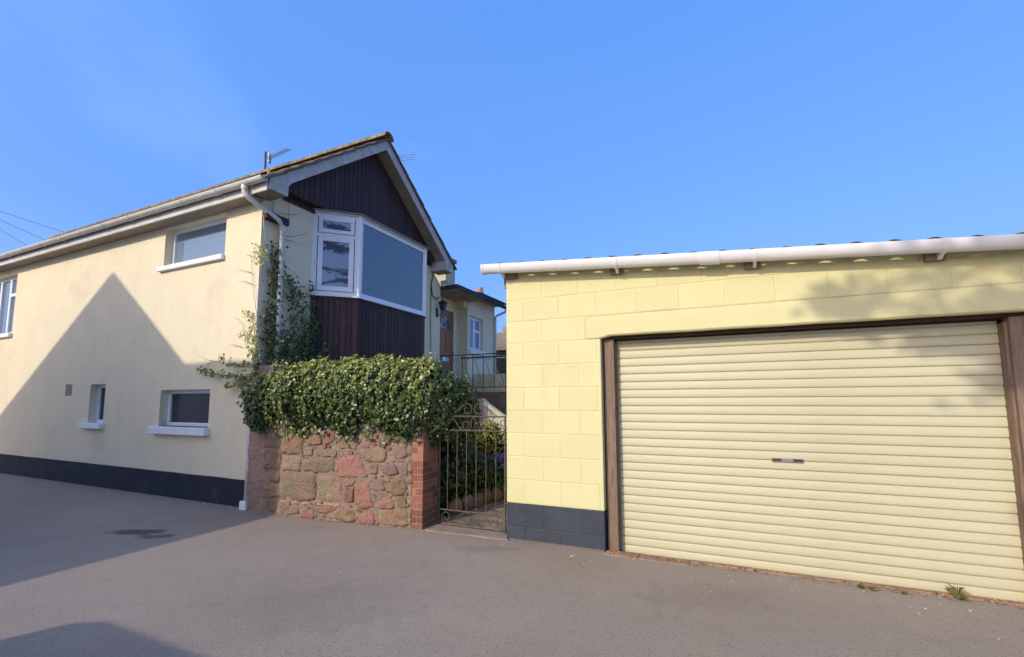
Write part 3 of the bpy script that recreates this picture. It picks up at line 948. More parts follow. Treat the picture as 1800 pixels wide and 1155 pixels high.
# door wall (set back), jamb pier, window wall
q.box(WX - .2, WX, gy1, 4.72, 1.4, zt)
q.box(WX - .2, WX, 5.56, 5.66, 1.4, zt)
q.box(WX - .2, WX, 4.72, 5.56, 3.62, zt)
q.box(-0.5, -0.001, 5.66, 5.76, 1.4, 4.0)
q.box(-0.5, -0.001, 5.76, 6.48, 1.4, 2.66)
q.box(-0.5, -0.001, 5.76, 6.48, 3.53, 4.0)
q.box(-0.5, -0.001, 6.48, 7.15, 1.4, 4.0)
q.box(-4.0, -0.5, 6.9, 7.14, 1.4, 4.0)
q.box(-0.4, -0.02, 5.50, 5.655, 3.70, 3.99)
q.build('entrance_wall', M_CREAM, house)
q = MB(); q.box(-0.14, -0.08, 5.76, 6.48, 2.66, 2.73); q.box(-0.14, -0.08, 5.76, 6.48, 3.46, 3.53); q.box(-0.14, -0.08, 5.76, 5.83, 2.73, 3.46); q.box(-0.14, -0.08, 6.41, 6.48, 2.73, 3.46); q.box(-0.14, -0.08, 6.08, 6.15, 2.73, 3.46); q.box(-0.14, -0.08, 6.15, 6.41, 3.14, 3.21)
rw = q.build('window', M_UPVC, house, bevel=0.005)
q = MB(); q.box(-0.115, -0.105, 5.83, 6.41, 2.73, 3.46); q.build('pane', M_GLASS_UP, rw)
q = MB(); q.box(-0.14, 0.06, 5.72, 6.52, 2.55, 2.66); q.build('sill', M_WHITE, rw, bevel=0.006)
# front door
q = MB(); q.box(WX - .08, WX - .02, 4.76, 5.50, 1.52, 3.58)
door = q.build('front_door', M_WOOD, house, label='varnished brown door with a fan shaped light', bevel=0.006)
for (a, b2, c, d) in ((4.84, 5.08, 1.65, 2.25), (5.16, 5.42, 1.65, 2.25), (4.84, 5.08, 2.45, 3.0), (5.16, 5.42, 2.45, 3.0)):
    q = MB(); q.box(WX - .021, WX - .008, a, b2, c, d); q.build('door_panel', M_WOOD, door, bevel=0.01)
q = MB(); q.prism([(5.13 + .25 * math.cos(math.pi * k / 10), 3.12 + .30 * math.sin(math.pi * k / 10)) for k in range(11)], 'x', WX - .02, WX - .008)
q.build('fanlight', M_GLASS, door)
for k in range(1, 5):
    a = math.pi * k / 5
    q = MB(); q.tube([(WX - .005, 5.13 + .05 * math.cos(a), 3.12 + .05 * math.sin(a)), (WX - .005, 5.13 + .25 * math.cos(a), 3.12 + .30 * math.sin(a))], .011, 5); q.build('glazing_bar', M_WOOD, door)
q = MB(); q.box(WX - .02, WX - .0, 5.0, 5.28, 2.32, 2.42); q.build('letter_plate', M_CHROME, door, bevel=0.004)
q = MB(); q.tube([(WX - .02, 5.45, 2.55), (WX + .02, 5.45, 2.55)], .02, 8); q.build('door_knob', M_CHROME, door)
q = MB(); q.box(WX - .10, WX - .0, 4.721, 4.758, 1.5, 3.6); q.box(WX - .10, WX - .0, 5.502, 5.559, 1.5, 3.6); q.box(WX - .10, WX, 4.759, 5.501, 3.582, 3.62)
q.build('door_frame', M_UPVC, house)
# porch canopy
q = MB(); q.box(-0.5, 0.42, 4.45, 5.72, 3.86, 3.875); q.build('canopy_soffit', M_SOFFIT, house)
q = MB(); q.box(-0.5, 0.45, 4.44, 5.75, 3.876, 3.98); can = q.build('canopy_roof', M_FELT, house)
q = MB(); q.box(0.001, 0.20, 4.434, 4.455, 3.99, 4.10); q.build('canopy_flashing', M_WHITE, can)
q = MB(); q.box(-0.5, 0.28, 5.76, 7.25, 4.01, 4.03); q.build('soffit', M_SOFFIT, house)
q = MB(); q.box(0.26, 0.285, 5.76, 7.25, 3.93, 4.008); q.build('fascia', M_SOFFIT, house)
q = MB(); q.prism([(-3.0, 4.75), (0.34, 4.04), (0.34, 4.08), (-3.0, 4.80)], 'y', 5.73, 7.30); q.build('rear_roof', M_FELT, house)
q = MB(); q.tube([(0.33, 5.76, 3.98), (0.33, 7.32, 3.96)], 0.045, 8); q.build('gutter', M_CABLE, house)
q = MB(); q.tube([(0.33, 7.22, 3.92), (0.30, 7.22, 3.84), (0.10, 7.18, 3.76), (0.05, 7.1, 3.7), (0.05, 7.08, 1.5)], 0.032, 8); q.build('downpipe', M_UPVC_OLD, house, smooth=True)
q = MB(); q.tube([hp('x', .015, 757.5, 505), hp('x', .015, 757, 560), hp('x', .015, 757.5, 640)], 0.007, 5); q.build('wall_cable', M_CABLE, house)
q = MB(); q.tube([hp('x', .03, 762, 480), hp('x', .03, 758, 500), hp('x', .03, 760, 520), hp('x', .03, 768, 526), hp('x', .03, 772, 522)], 0.012, 5); q.build('wall_cable', M_CABLE, house)

# wall lantern by the door
lan = thing('wall_lantern', 'black coach lantern on a bracket beside the brown front door', 'lantern', H_LOC, H_RZ)
LY = 4.30
q = MB(); q.box(0.001, 0.02, LY - .04, LY + .04, 3.24, 3.44); q.build('wall_plate', M_BLACKIRON, lan, bevel=0.004)
q = MB(); q.tube([(0.02, LY, 3.32), (0.07, LY, 3.28), (0.13, LY, 3.30), (0.16, LY, 3.36)], 0.009, 6); q.build('bracket', M_BLACKIRON, lan)
q = MB(); q.add([(0.16 + a * r_, LY + b * r_, z) for r_, z in ((.035, 3.38), (.065, 3.55)) for a, b in ((-1, -1), (1, -1), (1, 1), (-1, 1))], [(0, 1, 5, 4), (1, 2, 6, 5), (2, 3, 7, 6), (3, 0, 4, 7), (3, 2, 1, 0)]); q.build('lamp_glass', M_FROST, lan)
for a, b in ((-1, -1), (1, -1), (1, 1), (-1, 1)):
    q = MB(); q.tube([(0.16 + a * .036, LY + b * .036, 3.38), (0.16 + a * .067, LY + b * .067, 3.55)], .005, 4); q.build('lantern_bar', M_BLACKIRON, lan)
q = MB(); q.add([(0.16 + a * .08, LY + b * .08, 3.55) for a, b in ((-1, -1), (1, -1), (1, 1), (-1, 1))] + [(0.16 + a * .02, LY + b * .02, 3.61) for a, b in ((-1, -1), (1, -1), (1, 1), (-1, 1))], [(0, 1, 5, 4), (1, 2, 6, 5), (2, 3, 7, 6), (3, 0, 4, 7), (4, 5, 6, 7), (3, 2, 1, 0)]); q.tube([(0.16, LY, 3.61), (0.16, LY, 3.66)], .012, 6); q.build('lantern_cap', M_BLACKIRON, lan)

# ================================================================== landing, stairs and railing
land = thing('entrance_landing', 'raised landing and stair wall below the front door', 'landing', H_LOC, H_RZ)
q = MB(); q.box(-0.3, 1.95, 4.51, 4.62, 1.55, 1.59); q.build('coping', M_CONC, land, bevel=0.006)
q = MB(); q.box(-0.25, 1.9, 4.53, 4.68, 0, 1.549); q.build('retaining_wall', M_GREYWALL, land)
q = MB(); q.box(-0.25, 3.6, 4.681, 7.6, 0, 1.50); q.build('landing_floor', M_CONC, land)
q = MB(); q.box(0.03, 3.0, 5.92, 6.04, 1.501, 2.035); q.build('parapet', M_PARAPET, land)
yS = 3.95
pr = [on(FH, 'y', yS, *p) for p in ((825, 762), (826, 712), (829, 701), (847, 700.5), (857, 710), (900, 741), (900, 790))]
q = MB(); q.prism([(p.x, p.z) for p in pr], 'y', yS, yS + .12)
q.build('stair_wall', M_STEPS, land)
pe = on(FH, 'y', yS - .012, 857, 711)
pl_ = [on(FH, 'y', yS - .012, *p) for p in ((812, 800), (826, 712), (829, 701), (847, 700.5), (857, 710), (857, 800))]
q = MB(); q.prism([(p.x, p.z) for p in pl_], 'y', yS - .012, yS - .001); q.build('stair_shade_panel', M_STAIRSHADE, land)  # thin overlay painting the shadow on the left of the stair wall
for k in range(4):
    q = MB(); q.box(0.9 + k * .3, 1.2 + k * .3, yS + .13, 4.52, 0, 1.2 - k * .28); q.build('step', M_CONC, land)
q = MB(); q.box(pr[0].x - .3, pr[-1].x + .1, yS + .001, yS + .119, 0.0, 0.60); q.build('stair_base', M_GREYWALL, land)

rail = thing('iron_railing', 'black wrought iron balustrade with scrolls along the landing', 'railing', H_LOC, H_RZ)
yR = 4.545
def scroll(cx, cz, r, a0, turns, n=14, shrink=0.25):
    pts = []
    for k in range(n + 1):
        a = a0 + turns * 2 * math.pi * k / n
        rr = r * (1 - (1 - shrink) * k / n)
        pts.append((cx + rr * math.cos(a), cz + rr * math.sin(a)))
    return pts
q = MB(); q.tube([(-0.30, yR, 2.385), (1.45, yR, 2.385)], 0.010, 5); q.build('rail', M_BLACKIRON, rail)
q = MB(); q.box(0.50, 1.95, yR - .013, yR + .013, 2.30, 2.33); q.build('handrail', M_BLACKIRON, rail)
q = MB(); q.box(-0.30, 1.95, yR - .008, yR + .008, 1.655, 1.675); q.build('bottom_rail', M_BLACKIRON, rail)
for k in range(9):
    x = -0.27 + 0.265 * k
    if x > 1.9: break
    q = MB(); q.tube([(x, yR, 1.62), (x, yR, 2.385 if x < 1.45 else 2.32)], 0.008, 5); q.build('baluster', M_BLACKIRON, rail)
    s1 = scroll(x + .10, 2.29, .045, 0, -1.2) [::-1]
    s2 = scroll(x + .155, 1.735, .05, math.pi * 0.0, -1.25)
    path = [(a, yR, b) for a, b in s1] + [(x + .15, yR, 2.15), (x + .19, yR, 1.95), (x + .215, yR, 1.80)] + [(a, yR, b) for a, b in s2]
    path = [(a, yR, b) for a, b in scroll(x + .11, 2.27, .055, 0.0, 1.2)][::-1]
    # S shaped bar: curl at the top, sweep, curl at the foot
    top = [(x + .11 + .055 * (1 - .7 * t) * math.cos(math.pi * (1 - 1.9 * t)), yR, 2.28 + .055 * (1 - .7 * t) * math.sin(math.pi * (1 - 1.9 * t))) for t in [i / 9 for i in range(9, -1, -1)]]
    foot = [(x + .16 + .06 * (1 - .7 * t) * math.cos(-1.9 * math.pi * t), yR, 1.745 + .06 * (1 - .7 * t) * math.sin(-1.9 * math.pi * t)) for t in [i / 9 for i in range(10)]]
    q = MB(); q.tube(top + [(x + .085, yR, 2.16), (x + .14, yR, 1.98), (x + .20, yR, 1.84)] + foot, 0.0055, 4); q.build('scroll', M_BLACKIRON, rail)

# ================================================================== the garage
gar = thing('garage', 'pale yellow block garage with wide cream roller door', 'garage', G_LOC, G_RZ)
DX0, DX1, DZ = 1.005, 3.985, 2.015          # opening
def top_z(x):                              # rim height of the gutter above the wall
    return 2.790 - 0.0735 * x
CH, BL = 0.2325, 0.385
Z0 = 0.1225
GX1 = 5.6
def block(x0, x1, z0, z1a, z1b, m_, name='block', depth=0.20, face=0.0):
    """painted block with rounded face edges; z1a/z1b are its top at x0 / x1"""
    e, r0 = 0.0038, 0.0028
    yf = face + rnd.uniform(-0.0012, 0.0012)
    a, b = x0 + e * .35, x1 - e * .35
    za, zb_, zc = z0 + e * .3, z1a - e * .3, z1b - e * .3
    i = 0.007
    vs = [(a, yf + r0, za), (b, yf + r0, za), (b, yf + r0, zc), (a, yf + r0, zb_),
          (a + i, yf, za + i), (b - i, yf, za + i), (b - i, yf, zc - i), (a + i, yf, zb_ - i),
          (a, yf + depth, za), (b, yf + depth, za), (b, yf + depth, zc), (a, yf + depth, zb_)]
    q = MB()
    q.add(vs, [(4, 5, 6, 7), (0, 1, 5, 4), (1, 2, 6, 5), (2, 3, 7, 6), (3, 0, 4, 7), (8, 9, 1, 0), (9, 10, 2, 1), (10, 11, 3, 2), (11, 8, 0, 3), (11, 10, 9, 8)])
    o_ = q.build(name, m_, gar)
    return o_
MJ = 0.0
row = -1
z = Z0 - CH
k = 0
while z < 2.80:
    z0_, z1_ = max(z, -0.05), z + CH
    off = 0.19 if k % 2 == 1 else 0.0
    # joints measured on the left part of the wall
    xs = [0.0]
    first = {0: 0.20, 1: 0.405}[k % 2]
    x = first
    while x < GX1:
        xs.append(x); x += BL
    xs.append(GX1)
    for i in range(len(xs) - 1):
        a, b = xs[i], xs[i + 1]
        if b - a < 0.05: continue
        segs = [(a, b)]
        if z1_ <= 2.03:      # below the door head: cut the opening out
            segs = []
            if a < DX0: segs.append((a, min(b, DX0)))
            if b > DX1 + .14: segs.append((max(a, DX1 + .14), b))
        for (p, r_) in segs:
            if r_ - p < 0.03: continue
            if 1.97 < z and z1_ < 2.30 and r_ > 0.86:   # lintel zone
                if p >= 0.86: continue
                r_ = 0.86
                if r_ - p < 0.03: continue
            ta, tb = min(z1_, top_z(p) - 0.03), min(z1_, top_z(r_) - 0.03)
            if ta - z0_ < 0.015: continue
            if tb - z0_ < 0.012: tb = z0_ + 0.012
            block(p, r_, z0_, ta, tb, M_GPLINTH if z1_ < 0.40 else M_YELLOW)
    z += CH; k += 1
# concrete lintel across the door, painted
q = MB()
n_ = 40
vs, fs = [], []
for i in range(n_ + 1):
    x = 0.862 + (GX1 - 0.862) * i / n_
    w_ = 0.0025 * mnoise.noise(Vector((x * 1.7, 3, 0)))
    zt_ = 2.2115
    zb_ = 2.012 + 0.003 * mnoise.noise(Vector((x * 3, 7, 0))) if x > DX0 - .02 else 1.983
    if i == 0: zt_ = 2.2115
    vs += [(x, 0.20, zb_), (x, 0.010 + w_, zb_), (x, 0.0 + w_, zb_ + 0.012), (x, -0.001 + w_, zt_ - .05), (x, 0.001 + w_, zt_ - .004), (x, 0.006, zt_), (x, .2, zt_)]
for i in range(n_):
    for j in range(6):
        a = 7 * i + j
        fs.append((a, a + 7, a + 8, a + 1))
q.add(vs, fs)
o_ = q.build('lintel', M_YELLOW, gar, smooth=False)
# mortar body and the shell of the building
q = MB()
q.box(0.004, DX0 - .001, 0.0035, 0.18, 0.352, 1.98)
q.box(DX1 + .141, GX1 - .01, 0.0035, 0.18, 0.352, 1.98)
q.prism([(0.004, 2.213), (GX1 - .01, 2.213), (GX1 - .01, top_z(GX1) - .04), (0.004, top_z(0) - .04)], 'y', 0.0035, 0.18)
q.box(0.004, 0.878, 0.0035, 0.18, 1.981, 2.2125)
q.build('mortar', M_YELLOW, gar)
q = MB()
q.box(0.004, DX0 - .001, 0.0035, 0.18, -.05, 0.351)
q.box(DX1 + .141, GX1 - .01, 0.0035, 0.18, -.05, 0.351)
q.build('plinth_mortar', M_GPLINTH, gar)
q = MB()
q.prism([(0.201, 0), (5.6, 0), (5.6, 2.95), (0.201, top_z(0) - .05)], 'x', 0.0, 0.20)
q.build('side_wall', M_YELLOW, gar)
q = MB()
q.prism([(0.201, 0), (5.6, 0), (5.6, 2.6), (0.201, top_z(GX1) - .05)], 'x', GX1 - .2, GX1)
q.prism([(0.2, 0), (GX1 - .2, 0), (GX1 - .2, 2.6), (0.2, 2.9)], 'y', 5.4, 5.6)
q.box(.2, GX1 - .2, 0.2, 5.4, -0.02, 0.01)
q.build('back_walls', M_YELLOW, gar)
# door posts and head
PY = 0.080
q = MB(); q.box(1.016, 1.116, PY, PY + .10, -0.05, 1.985)
pst = q.build('door_post', M_POST, gar, bevel=0.006)
pst2 = MB(); pst2.box(3.985, 4.125, PY, PY + .10, -0.02, 1.985)
pst2 = pst2.build('door_post', M_POST, gar, bevel=0.006)
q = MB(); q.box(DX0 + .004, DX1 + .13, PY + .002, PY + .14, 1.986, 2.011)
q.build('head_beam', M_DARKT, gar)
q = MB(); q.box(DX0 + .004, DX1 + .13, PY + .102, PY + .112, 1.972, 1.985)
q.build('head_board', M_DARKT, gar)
q = MB(); q.box(3.966, 3.984, PY + .03, PY + .12, 0.0, 1.95); q.build('door_guide', M_POST, gar)
q = MB(); q.box(1.117, 1.128, PY + .06, PY + .12, 0.0, 1.95); q.build('door_guide', M_POST, gar)
# roller shutter
sh = bpy.data.objects.new('roller_shutter', None); COL.objects.link(sh); sh.parent = gar
sh['label'] = 'cream ribbed steel roller door'
SP = 0.0775
YS = PY + .115
def slat_mesh(L_, h):
    prof = [(0.010, 0.000), (0.010, 0.0035), (0.003, 0.006), (0.0005, 0.014), (-0.0015, h * .38), (0.000, h * .62), (0.002, h * .88), (0.004, h - .002), (0.0085, h)]
    q = MB()
    vs = []
    for x in (0, L_):
        vs += [(x, a, b) for a, b in prof]
    n = len(prof)
    q.add(vs, [(i, n + i, n + i + 1, i + 1) for i in range(n - 1)] + [(i + 1, n + i + 1, n + i, i) for i in []])
    me = q.mesh('slat', smooth=False)
    for i, p in enumerate(me.polygons):
        if 2 <= i <= 6: p.use_smooth = True
    me.materials.append(M_SLAT)
    return me
SM = slat_mesh(3.966 - 1.125, SP)
zz = 0.012 - SP
k = 0
while zz < 1.96:
    o_ = bpy.data.objects.new('slat', SM); COL.objects.link(o_)
    o_.parent = sh
    o_.location = (1.125, YS + rnd.uniform(-.0006, .0006), zz)
    zz += SP; k += 1
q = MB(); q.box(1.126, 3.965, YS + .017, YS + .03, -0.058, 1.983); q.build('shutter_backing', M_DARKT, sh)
# lock plate
hx0, hx1 = 2.47, 2.70
hz = on(FG, 'y', YS, 1384, 809)
hx = hz.x
lk = MB(); lk.box(hx - .118, hx + .118, YS - .014, YS - .001, hz.z - .016, hz.z + .016)
lk = lk.build('lock_plate', M_PLATE, sh, bevel=0.002)
q = MB(); q.box(hx - .112, hx - .045, YS - .0155, YS - .0135, hz.z - .010, hz.z + .012); q.build('grip_recess', M_LOCKDARK, lk)
q = MB(); q.box(hx + .042, hx + .112, YS - .0155, YS - .0135, hz.z - .010, hz.z + .012); q.build('grip_recess', M_LOCKDARK, lk)
q = MB(); q.tube([(hx - .036, YS - .019, hz.z), (hx - .036, YS - .012, hz.z)], .008, 10); q.build('lock_cylinder', M_CHROME, lk)
for k in range(7):
    q = MB(); q.box(hx - .022 + k * .0085, hx - .017 + k * .0085, YS - .0155, YS - .0135, hz.z - .006, hz.z + .005 + .002 * (k % 2)); q.build('embossing', M_CHROME, lk)
# rusty streaks edge guide on right
# roof sheets
q = MB()
PITCH = 0.235
def sheet(x0, x1):
    q = MB()
    n = int((x1 - x0) / PITCH * 12)
    vs = []
    for yy, dz in ((-0.166, 0.0), (5.7, 0.10)):
        for th in (0, 0.008):
            for i in range(n + 1):
                x = x0 + (x1 - x0) * i / n
                c = math.cos(2 * math.pi * x / PITCH)
                vs.append((x, yy, top_z(x) + 0.010 + dz + 0.019 * c + th))
    m_ = n + 1
    fs = []
    for i in range(n):
        fs += [(i, 2 * m_ + i, 2 * m_ + i + 1, i + 1), (m_ + i, m_ + i + 1, 3 * m_ + i + 1, 3 * m_ + i), (i, i + 1, m_ + i + 1, m_ + i)]
    fs += [(0, m_, 3 * m_, 2 * m_), (n, 2 * m_ + n, 3 * m_ + n, m_ + n)]
    q.add(vs, fs)
    return q
x = -0.10
k = 0
while x < GX1:
    x1_ = min(x + PITCH * 4, GX1 + .1)
    sheet(x, x1_).build('roof_sheet', M_SHEET, gar, smooth=True, loc=(0, 0, 0.004 * (k % 2)))
    x = x1_ - 0.001; k += 1
# rafter ends
for x in (0.06, 1.17, 2.33, 3.55, 4.75):
    q = MB(); q.box(x - .045, x + .075, -0.05, 0.3, top_z(x) - .105, top_z(x) - .034)
    q.build('rafter_end', M_CONC if x > 1 else M_POST, gar, bevel=0.004)
# gutter in three lengths with brackets, a union and an end cap
GYC, GR, GD = -0.128, 0.064, 1.37
def gz(x): return top_z(x) + 0.018
gs = [(-0.19, 2.0), (2.0, GX1 + .1)]
for a, b in gs:
    q = MB(); q.half_gutter(a, b - .002, GYC, gz(a), gz(b), GR, n=20, dp=GD, arc=.80)
    q.build('gutter', M_GUTTER, gar)
q = MB(); q.half_gutter(1.93, 2.09, GYC, gz(1.93), gz(2.09), GR + .007, th=.012, n=16, dp=GD, arc=.80); q.build('gutter_union', M_GUTTER, gar)
q = MB(); q.prism([(GYC + (GR + .006) * math.cos(math.pi + math.pi * j / 12), gz(-.2) + GD * (GR + .006) * math.sin(math.pi + math.pi * j / 12)) for j in range(13)], 'x', -0.212, -0.186)
q.build('gutter_end_cap', M_GUTTER, gar, bevel=.004)
for x in (0.0, 1.20, 2.36, 3.58, 4.8):
    q = MB(); q.half_gutter(x - .014, x + .014, GYC, gz(x), gz(x), GR + .006, th=.010, n=16, dp=GD, arc=.80)
    br = q.build('gutter_bracket', M_GUTTER, gar)
    q = MB(); q.prism([(GYC + .01, gz(x) - GR * GD - .004), (GYC + .045, gz(x) - GR * GD + .014), (-0.051, gz(x) - .078), (-0.051, gz(x) - .122), (GYC + .055, gz(x) - .118)], 'x', x - .012, x + .012)
    q.build('bracket_arm', M_GUTTER, br)
# slim grey flashing hanging at the left corner
q = MB(); q.box(-0.035, -0.004, 0.02, 0.10, 2.60, 2.76); q.build('corner_flashing', M_FARWALL, gar)

# threshold strip, weeds and litter in front of the door
slabs = thing('door_threshold', 'strip of pinkish stone slabs at the foot of the roller door', 'threshold', G_LOC, G_RZ)
xx = 1.02
for w_ in (0.30, 0.42, 0.5, 0.6, 0.55, 0.5, 0.6, .6):
    pass
    yf = (-0.12 if xx < 1.7 else -0.04) + rnd.uniform(-.008, .008); dz = rnd.uniform(0, .004)
    q = MB(); q.prism([(yf, -0.02), (yf, 0.006 + dz), (-.03, 0.008 + dz), (.19, -0.050 + dz), (.19, -.09)], 'x', xx + .004, xx + w_ - .004)
    q.build('slab', M_REDSLAB, slabs, bevel=0.004)
    xx += w_

# ================================================================== stone wall
sw = thing('stone_wall', 'low rubble wall of red and olive sandstone with pink mortar', 'wall', W_LOC, W_RZ)
def wall_relief(x, z):
    return 0.018 * mnoise.noise(Vector((x * 5, z * 5, 1.3))) + 0.010 * mnoise.noise(Vector((x * 14, z * 14, 4.0)))
q = MB()
nx, nz = 130, 90
vs, fs = [], []
for i in range(nx + 1):
    for j in range(nz + 1):
        x = -2.62 + (2.62 - .142) * i / nx; z = -0.03 + 1.80 * j / nz
        yb = 0.075 * (x / -2.62) ** 3
        vs.append((x, 0.000 + yb + wall_relief(x, z), z))
for i in range(nx):
    for j in range(nz):
        a = i * (nz + 1) + j
        fs.append((a, a + nz + 1, a + nz + 2, a + 1))
q.add(vs, fs)
q.build('mortar', M_MORTAR, sw, smooth=True)
q = MB(); q.box(-2.6, -0.30, 0.15, 0.45, 0, 1.74); q.build('wall_core', M_MORTAR, sw)
stone_defs = [
    ('olive', [(250, 540), (400, 530), (555, 545), (552, 765), (400, 780), (252, 760)]),
    ('olive', [(572, 565), (680, 555), (772, 575), (768, 700), (760, 795), (660, 790), (580, 775)]),
    ('red', [(735, 572), (733, 430), (770, 400), (830, 380), (885, 390), (950, 440), (968, 500), (1000, 578), (870, 575)]),
    ('brown', [(250, 220), (350, 215), (450, 225), (440, 300), (445, 375), (330, 385), (250, 375)]),
    ('olive', [(452, 312), (528, 312), (525, 395), (452, 395)]),
    ('olive', [(252, 392), (430, 395), (422, 460), (415, 522), (255, 520)]),
    ('olive', [(440, 435), (560, 415), (715, 430), (718, 525), (560, 540), (430, 520)]),
    ('olive', [(542, 330), (735, 345), (728, 405), (560, 400)]),
    ('olive', [(738, 240), (850, 215), (925, 230), (900, 345), (745, 325)]),
    ('red', [(985, 205), (1105, 250), (1112, 302), (1000, 300)]),
    ('olive', [(912, 345), (1050, 325), (1160, 335), (1145, 440), (1080, 445), (975, 440)]),
    ('olive', [(975, 462), (1085, 460), (1078, 545), (1010, 548), (985, 510)]),
    ('mauve', [(1105, 485), (1150, 452), (1225, 468), (1265, 538), (1190, 560), (1115, 540)]),
    ('mauve', [(1192, 305), (1325, 295), (1330, 395), (1270, 420), (1225, 415)]),
    ('mauve', [(1255, 480), (1330, 432), (1333, 560), (1280, 560)]),
    ('mauve', [(1042, 585), (1128, 590), (1133, 683), (1048, 690)]),
    ('brown', [(778, 600), (900, 602), (860, 640), (795, 650)]),
    ('red', [(782, 690), (878, 645), (868, 790), (830, 800), (782, 775)]),
    ('red', [(892, 622), (1000, 602), (1030, 700), (1048, 830), (970, 842), (882, 820), (880, 720)]),
    ('brown', [(1182, 592), (1308, 572), (1330, 650), (1288, 738), (1185, 722)]),
    ('red', [(1072, 772), (1195, 752), (1230, 800), (1212, 838), (1085, 835)]),
    ('brown', [(1242, 742), (1318, 742), (1320, 838), (1242, 828)]),
    ('brown', [(235, 805), (400, 822), (415, 880), (300, 892), (238, 880)]),
    ('red', [(412, 868), (470, 842), (540, 882), (530, 930), (425, 918)]),
    ('brown', [(485, 822), (730, 832), (690, 880), (565, 872)]),
    ('brown', [(702, 872), (765, 832), (875, 850), (892, 948), (800, 950), (715, 935)]),
    ('red', [(902, 918), (975, 862), (1048, 872), (1060, 968), (925, 960)]),
    ('brown', [(1072, 852), (1200, 845), (1330, 852), (1348, 985), (1200, 985), (1085, 965)]),
    ('olive', [(92, 182), (238, 180), (238, 330), (95, 330)]),
    ('brown', [(90, 342), (238, 350), (238, 510), (92, 508)]),
    ('brown', [(112, 532), (232, 530), (222, 610), (132, 618)]),
    ('brown', [(82, 625), (222, 640), (228, 738), (82, 758)]),
    ('brown', [(72, 772), (210, 772), (200, 868), (72, 860)]),
    ('brown', [(480, 222), (600, 232), (598, 300), (472, 300)]),
    ('red', [(642, 160), (718, 165), (702, 280), (612, 300)]),
    ('brown', [(252, 90), (420, 95), (410, 205), (255, 205)]),
    ('olive', [(440, 90), (600, 95), (590, 210), (450, 205)]),
    ('brown', [(760, 90), (950, 95), (940, 200), (770, 215)]),
    ('brown', [(1130, 150), (1300, 160), (1290, 285), (1140, 290)]),
    ('mauve', [(1300, 700), (1335, 702), (1335, 735), (1300, 730)]),
    ('brown', [(555, 940), (690, 950), (690, 975), (560, 965)]),
    ('red', [(240, 905), (380, 915), (380, 935), (245, 930)]),
    ('brown', [(80, 40), (240, 40), (240, 165), (85, 165)]),
]
rings = []
def in_poly(p, P):
    c = False
    for i in range(len(P)):
        a, b = P[i], P[i - 1]
        if (a.y > p.y) != (b.y > p.y) and p.x < (b.x - a.x) * (p.y - a.y) / (b.y - a.y) + a.x: c = not c
    return c
def stone(kind, P2, proud, step=0.03, w_=0.020):
    ring = []
    for i in range(len(P2)):
        a, b = P2[i], P2[(i + 1) % len(P2)]
        n = max(1, int((b - a).length / step))
        for k in range(n):
            p = a.lerp(b, k / n)
            ring.append(p + Vector((mnoise.noise(Vector((p.x * 16, p.y * 16, 0))) * w_, mnoise.noise(Vector((p.x * 16, p.y * 16, 9))) * w_)))
    # round the corners
    ring = [(ring[i - 1] + ring[i] * 6 + ring[(i + 1) % len(ring)]) / 8 for i in range(len(ring))]
    rings.append(ring)
    c = sum(ring, Vector((0, 0))) / len(ring)
    n = len(ring)
    vs = []
    for s_, yo in ((1.03, 0.016), (0.99, 0.003), (0.955, -proud * .8), (0.70, -proud), (0.38, -proud * 1.0)):
        for p in ring:
            e = c + (p - c) * s_
            yb = 0.075 * (e.x / -2.62) ** 3 if e.x < 0 else 0
            rough = (0.020 * mnoise.noise(Vector((e.x * 18, e.y * 18, 2.0 + proud * 90))) + 0.011 * mnoise.noise(Vector((e.x * 50, e.y * 50, 5.0)))) * (0 if s_ > 1 else 1)
            vs.append((e.x, yb + yo + rough + 0.6 * wall_relief(e.x, e.y), e.y))
    yb = 0.075 * (c.x / -2.62) ** 3 if c.x < 0 else 0
    vs.append((c.x, yb - proud * 1.1 + 0.6 * wall_relief(c.x, c.y), c.y))
    fs = []
    cw = sum(ring[i].x * ring[(i + 1) % n].y - ring[(i + 1) % n].x * ring[i].y for i in range(n)) > 0
    for r_ in range(4):
        for i in range(n):
            j = (i + 1) % n
            f = (r_ * n + i, r_ * n + j, (r_ + 1) * n + j, (r_ + 1) * n + i)
            fs.append(f if cw else f[::-1])
    for i in range(n):
        f = (4 * n + i, 4 * n + (i + 1) % n, 5 * n)
        fs.append(f if cw else f[::-1])
    q = MB(); q.add(vs, fs)
    q.build('stone', STONES[kind], sw, smooth=True)
for kind, poly in stone_defs:
    P2 = []
    for a, b in poly:
        p = on(FW, 'y', 0.0, 440 + a / 4.812, 720 + b / 4.812)
        P2.append(Vector((p.x, p.z)))
    stone(kind, P2, rnd.uniform(0.006, 0.018))
# small pinning stones in the wide joints
big = list(rings)
small = []
tries = 0
while len(small) < 85 and tries < 9000:
    tries += 1
    c = Vector((rnd.uniform(-1.95, -.17), rnd.uniform(.01, 1.15)))
    rr = rnd.uniform(.022, .05)
    if any((c - d).length < rr + e + .006 for d, e in small): continue
    bad = False
    for Rg in big:
        if in_poly(c, Rg) or min((c - p).length for p in Rg) < rr * .8: bad = True; break
    if bad: continue
    small.append((c, rr))
    a0 = rnd.random() * 6
    P2 = [c + Vector((math.cos(a0 + k * 1.05) * rr * rnd.uniform(.9, 1.7), math.sin(a0 + k * 1.05) * rr * rnd.uniform(.6, 1.0))) for k in range(6)]
    stone(rnd.choice(['red', 'brown', 'brown', 'olive', 'mauve', 'olive']), P2, rnd.uniform(.003, .012), step=.05, w_=.004)

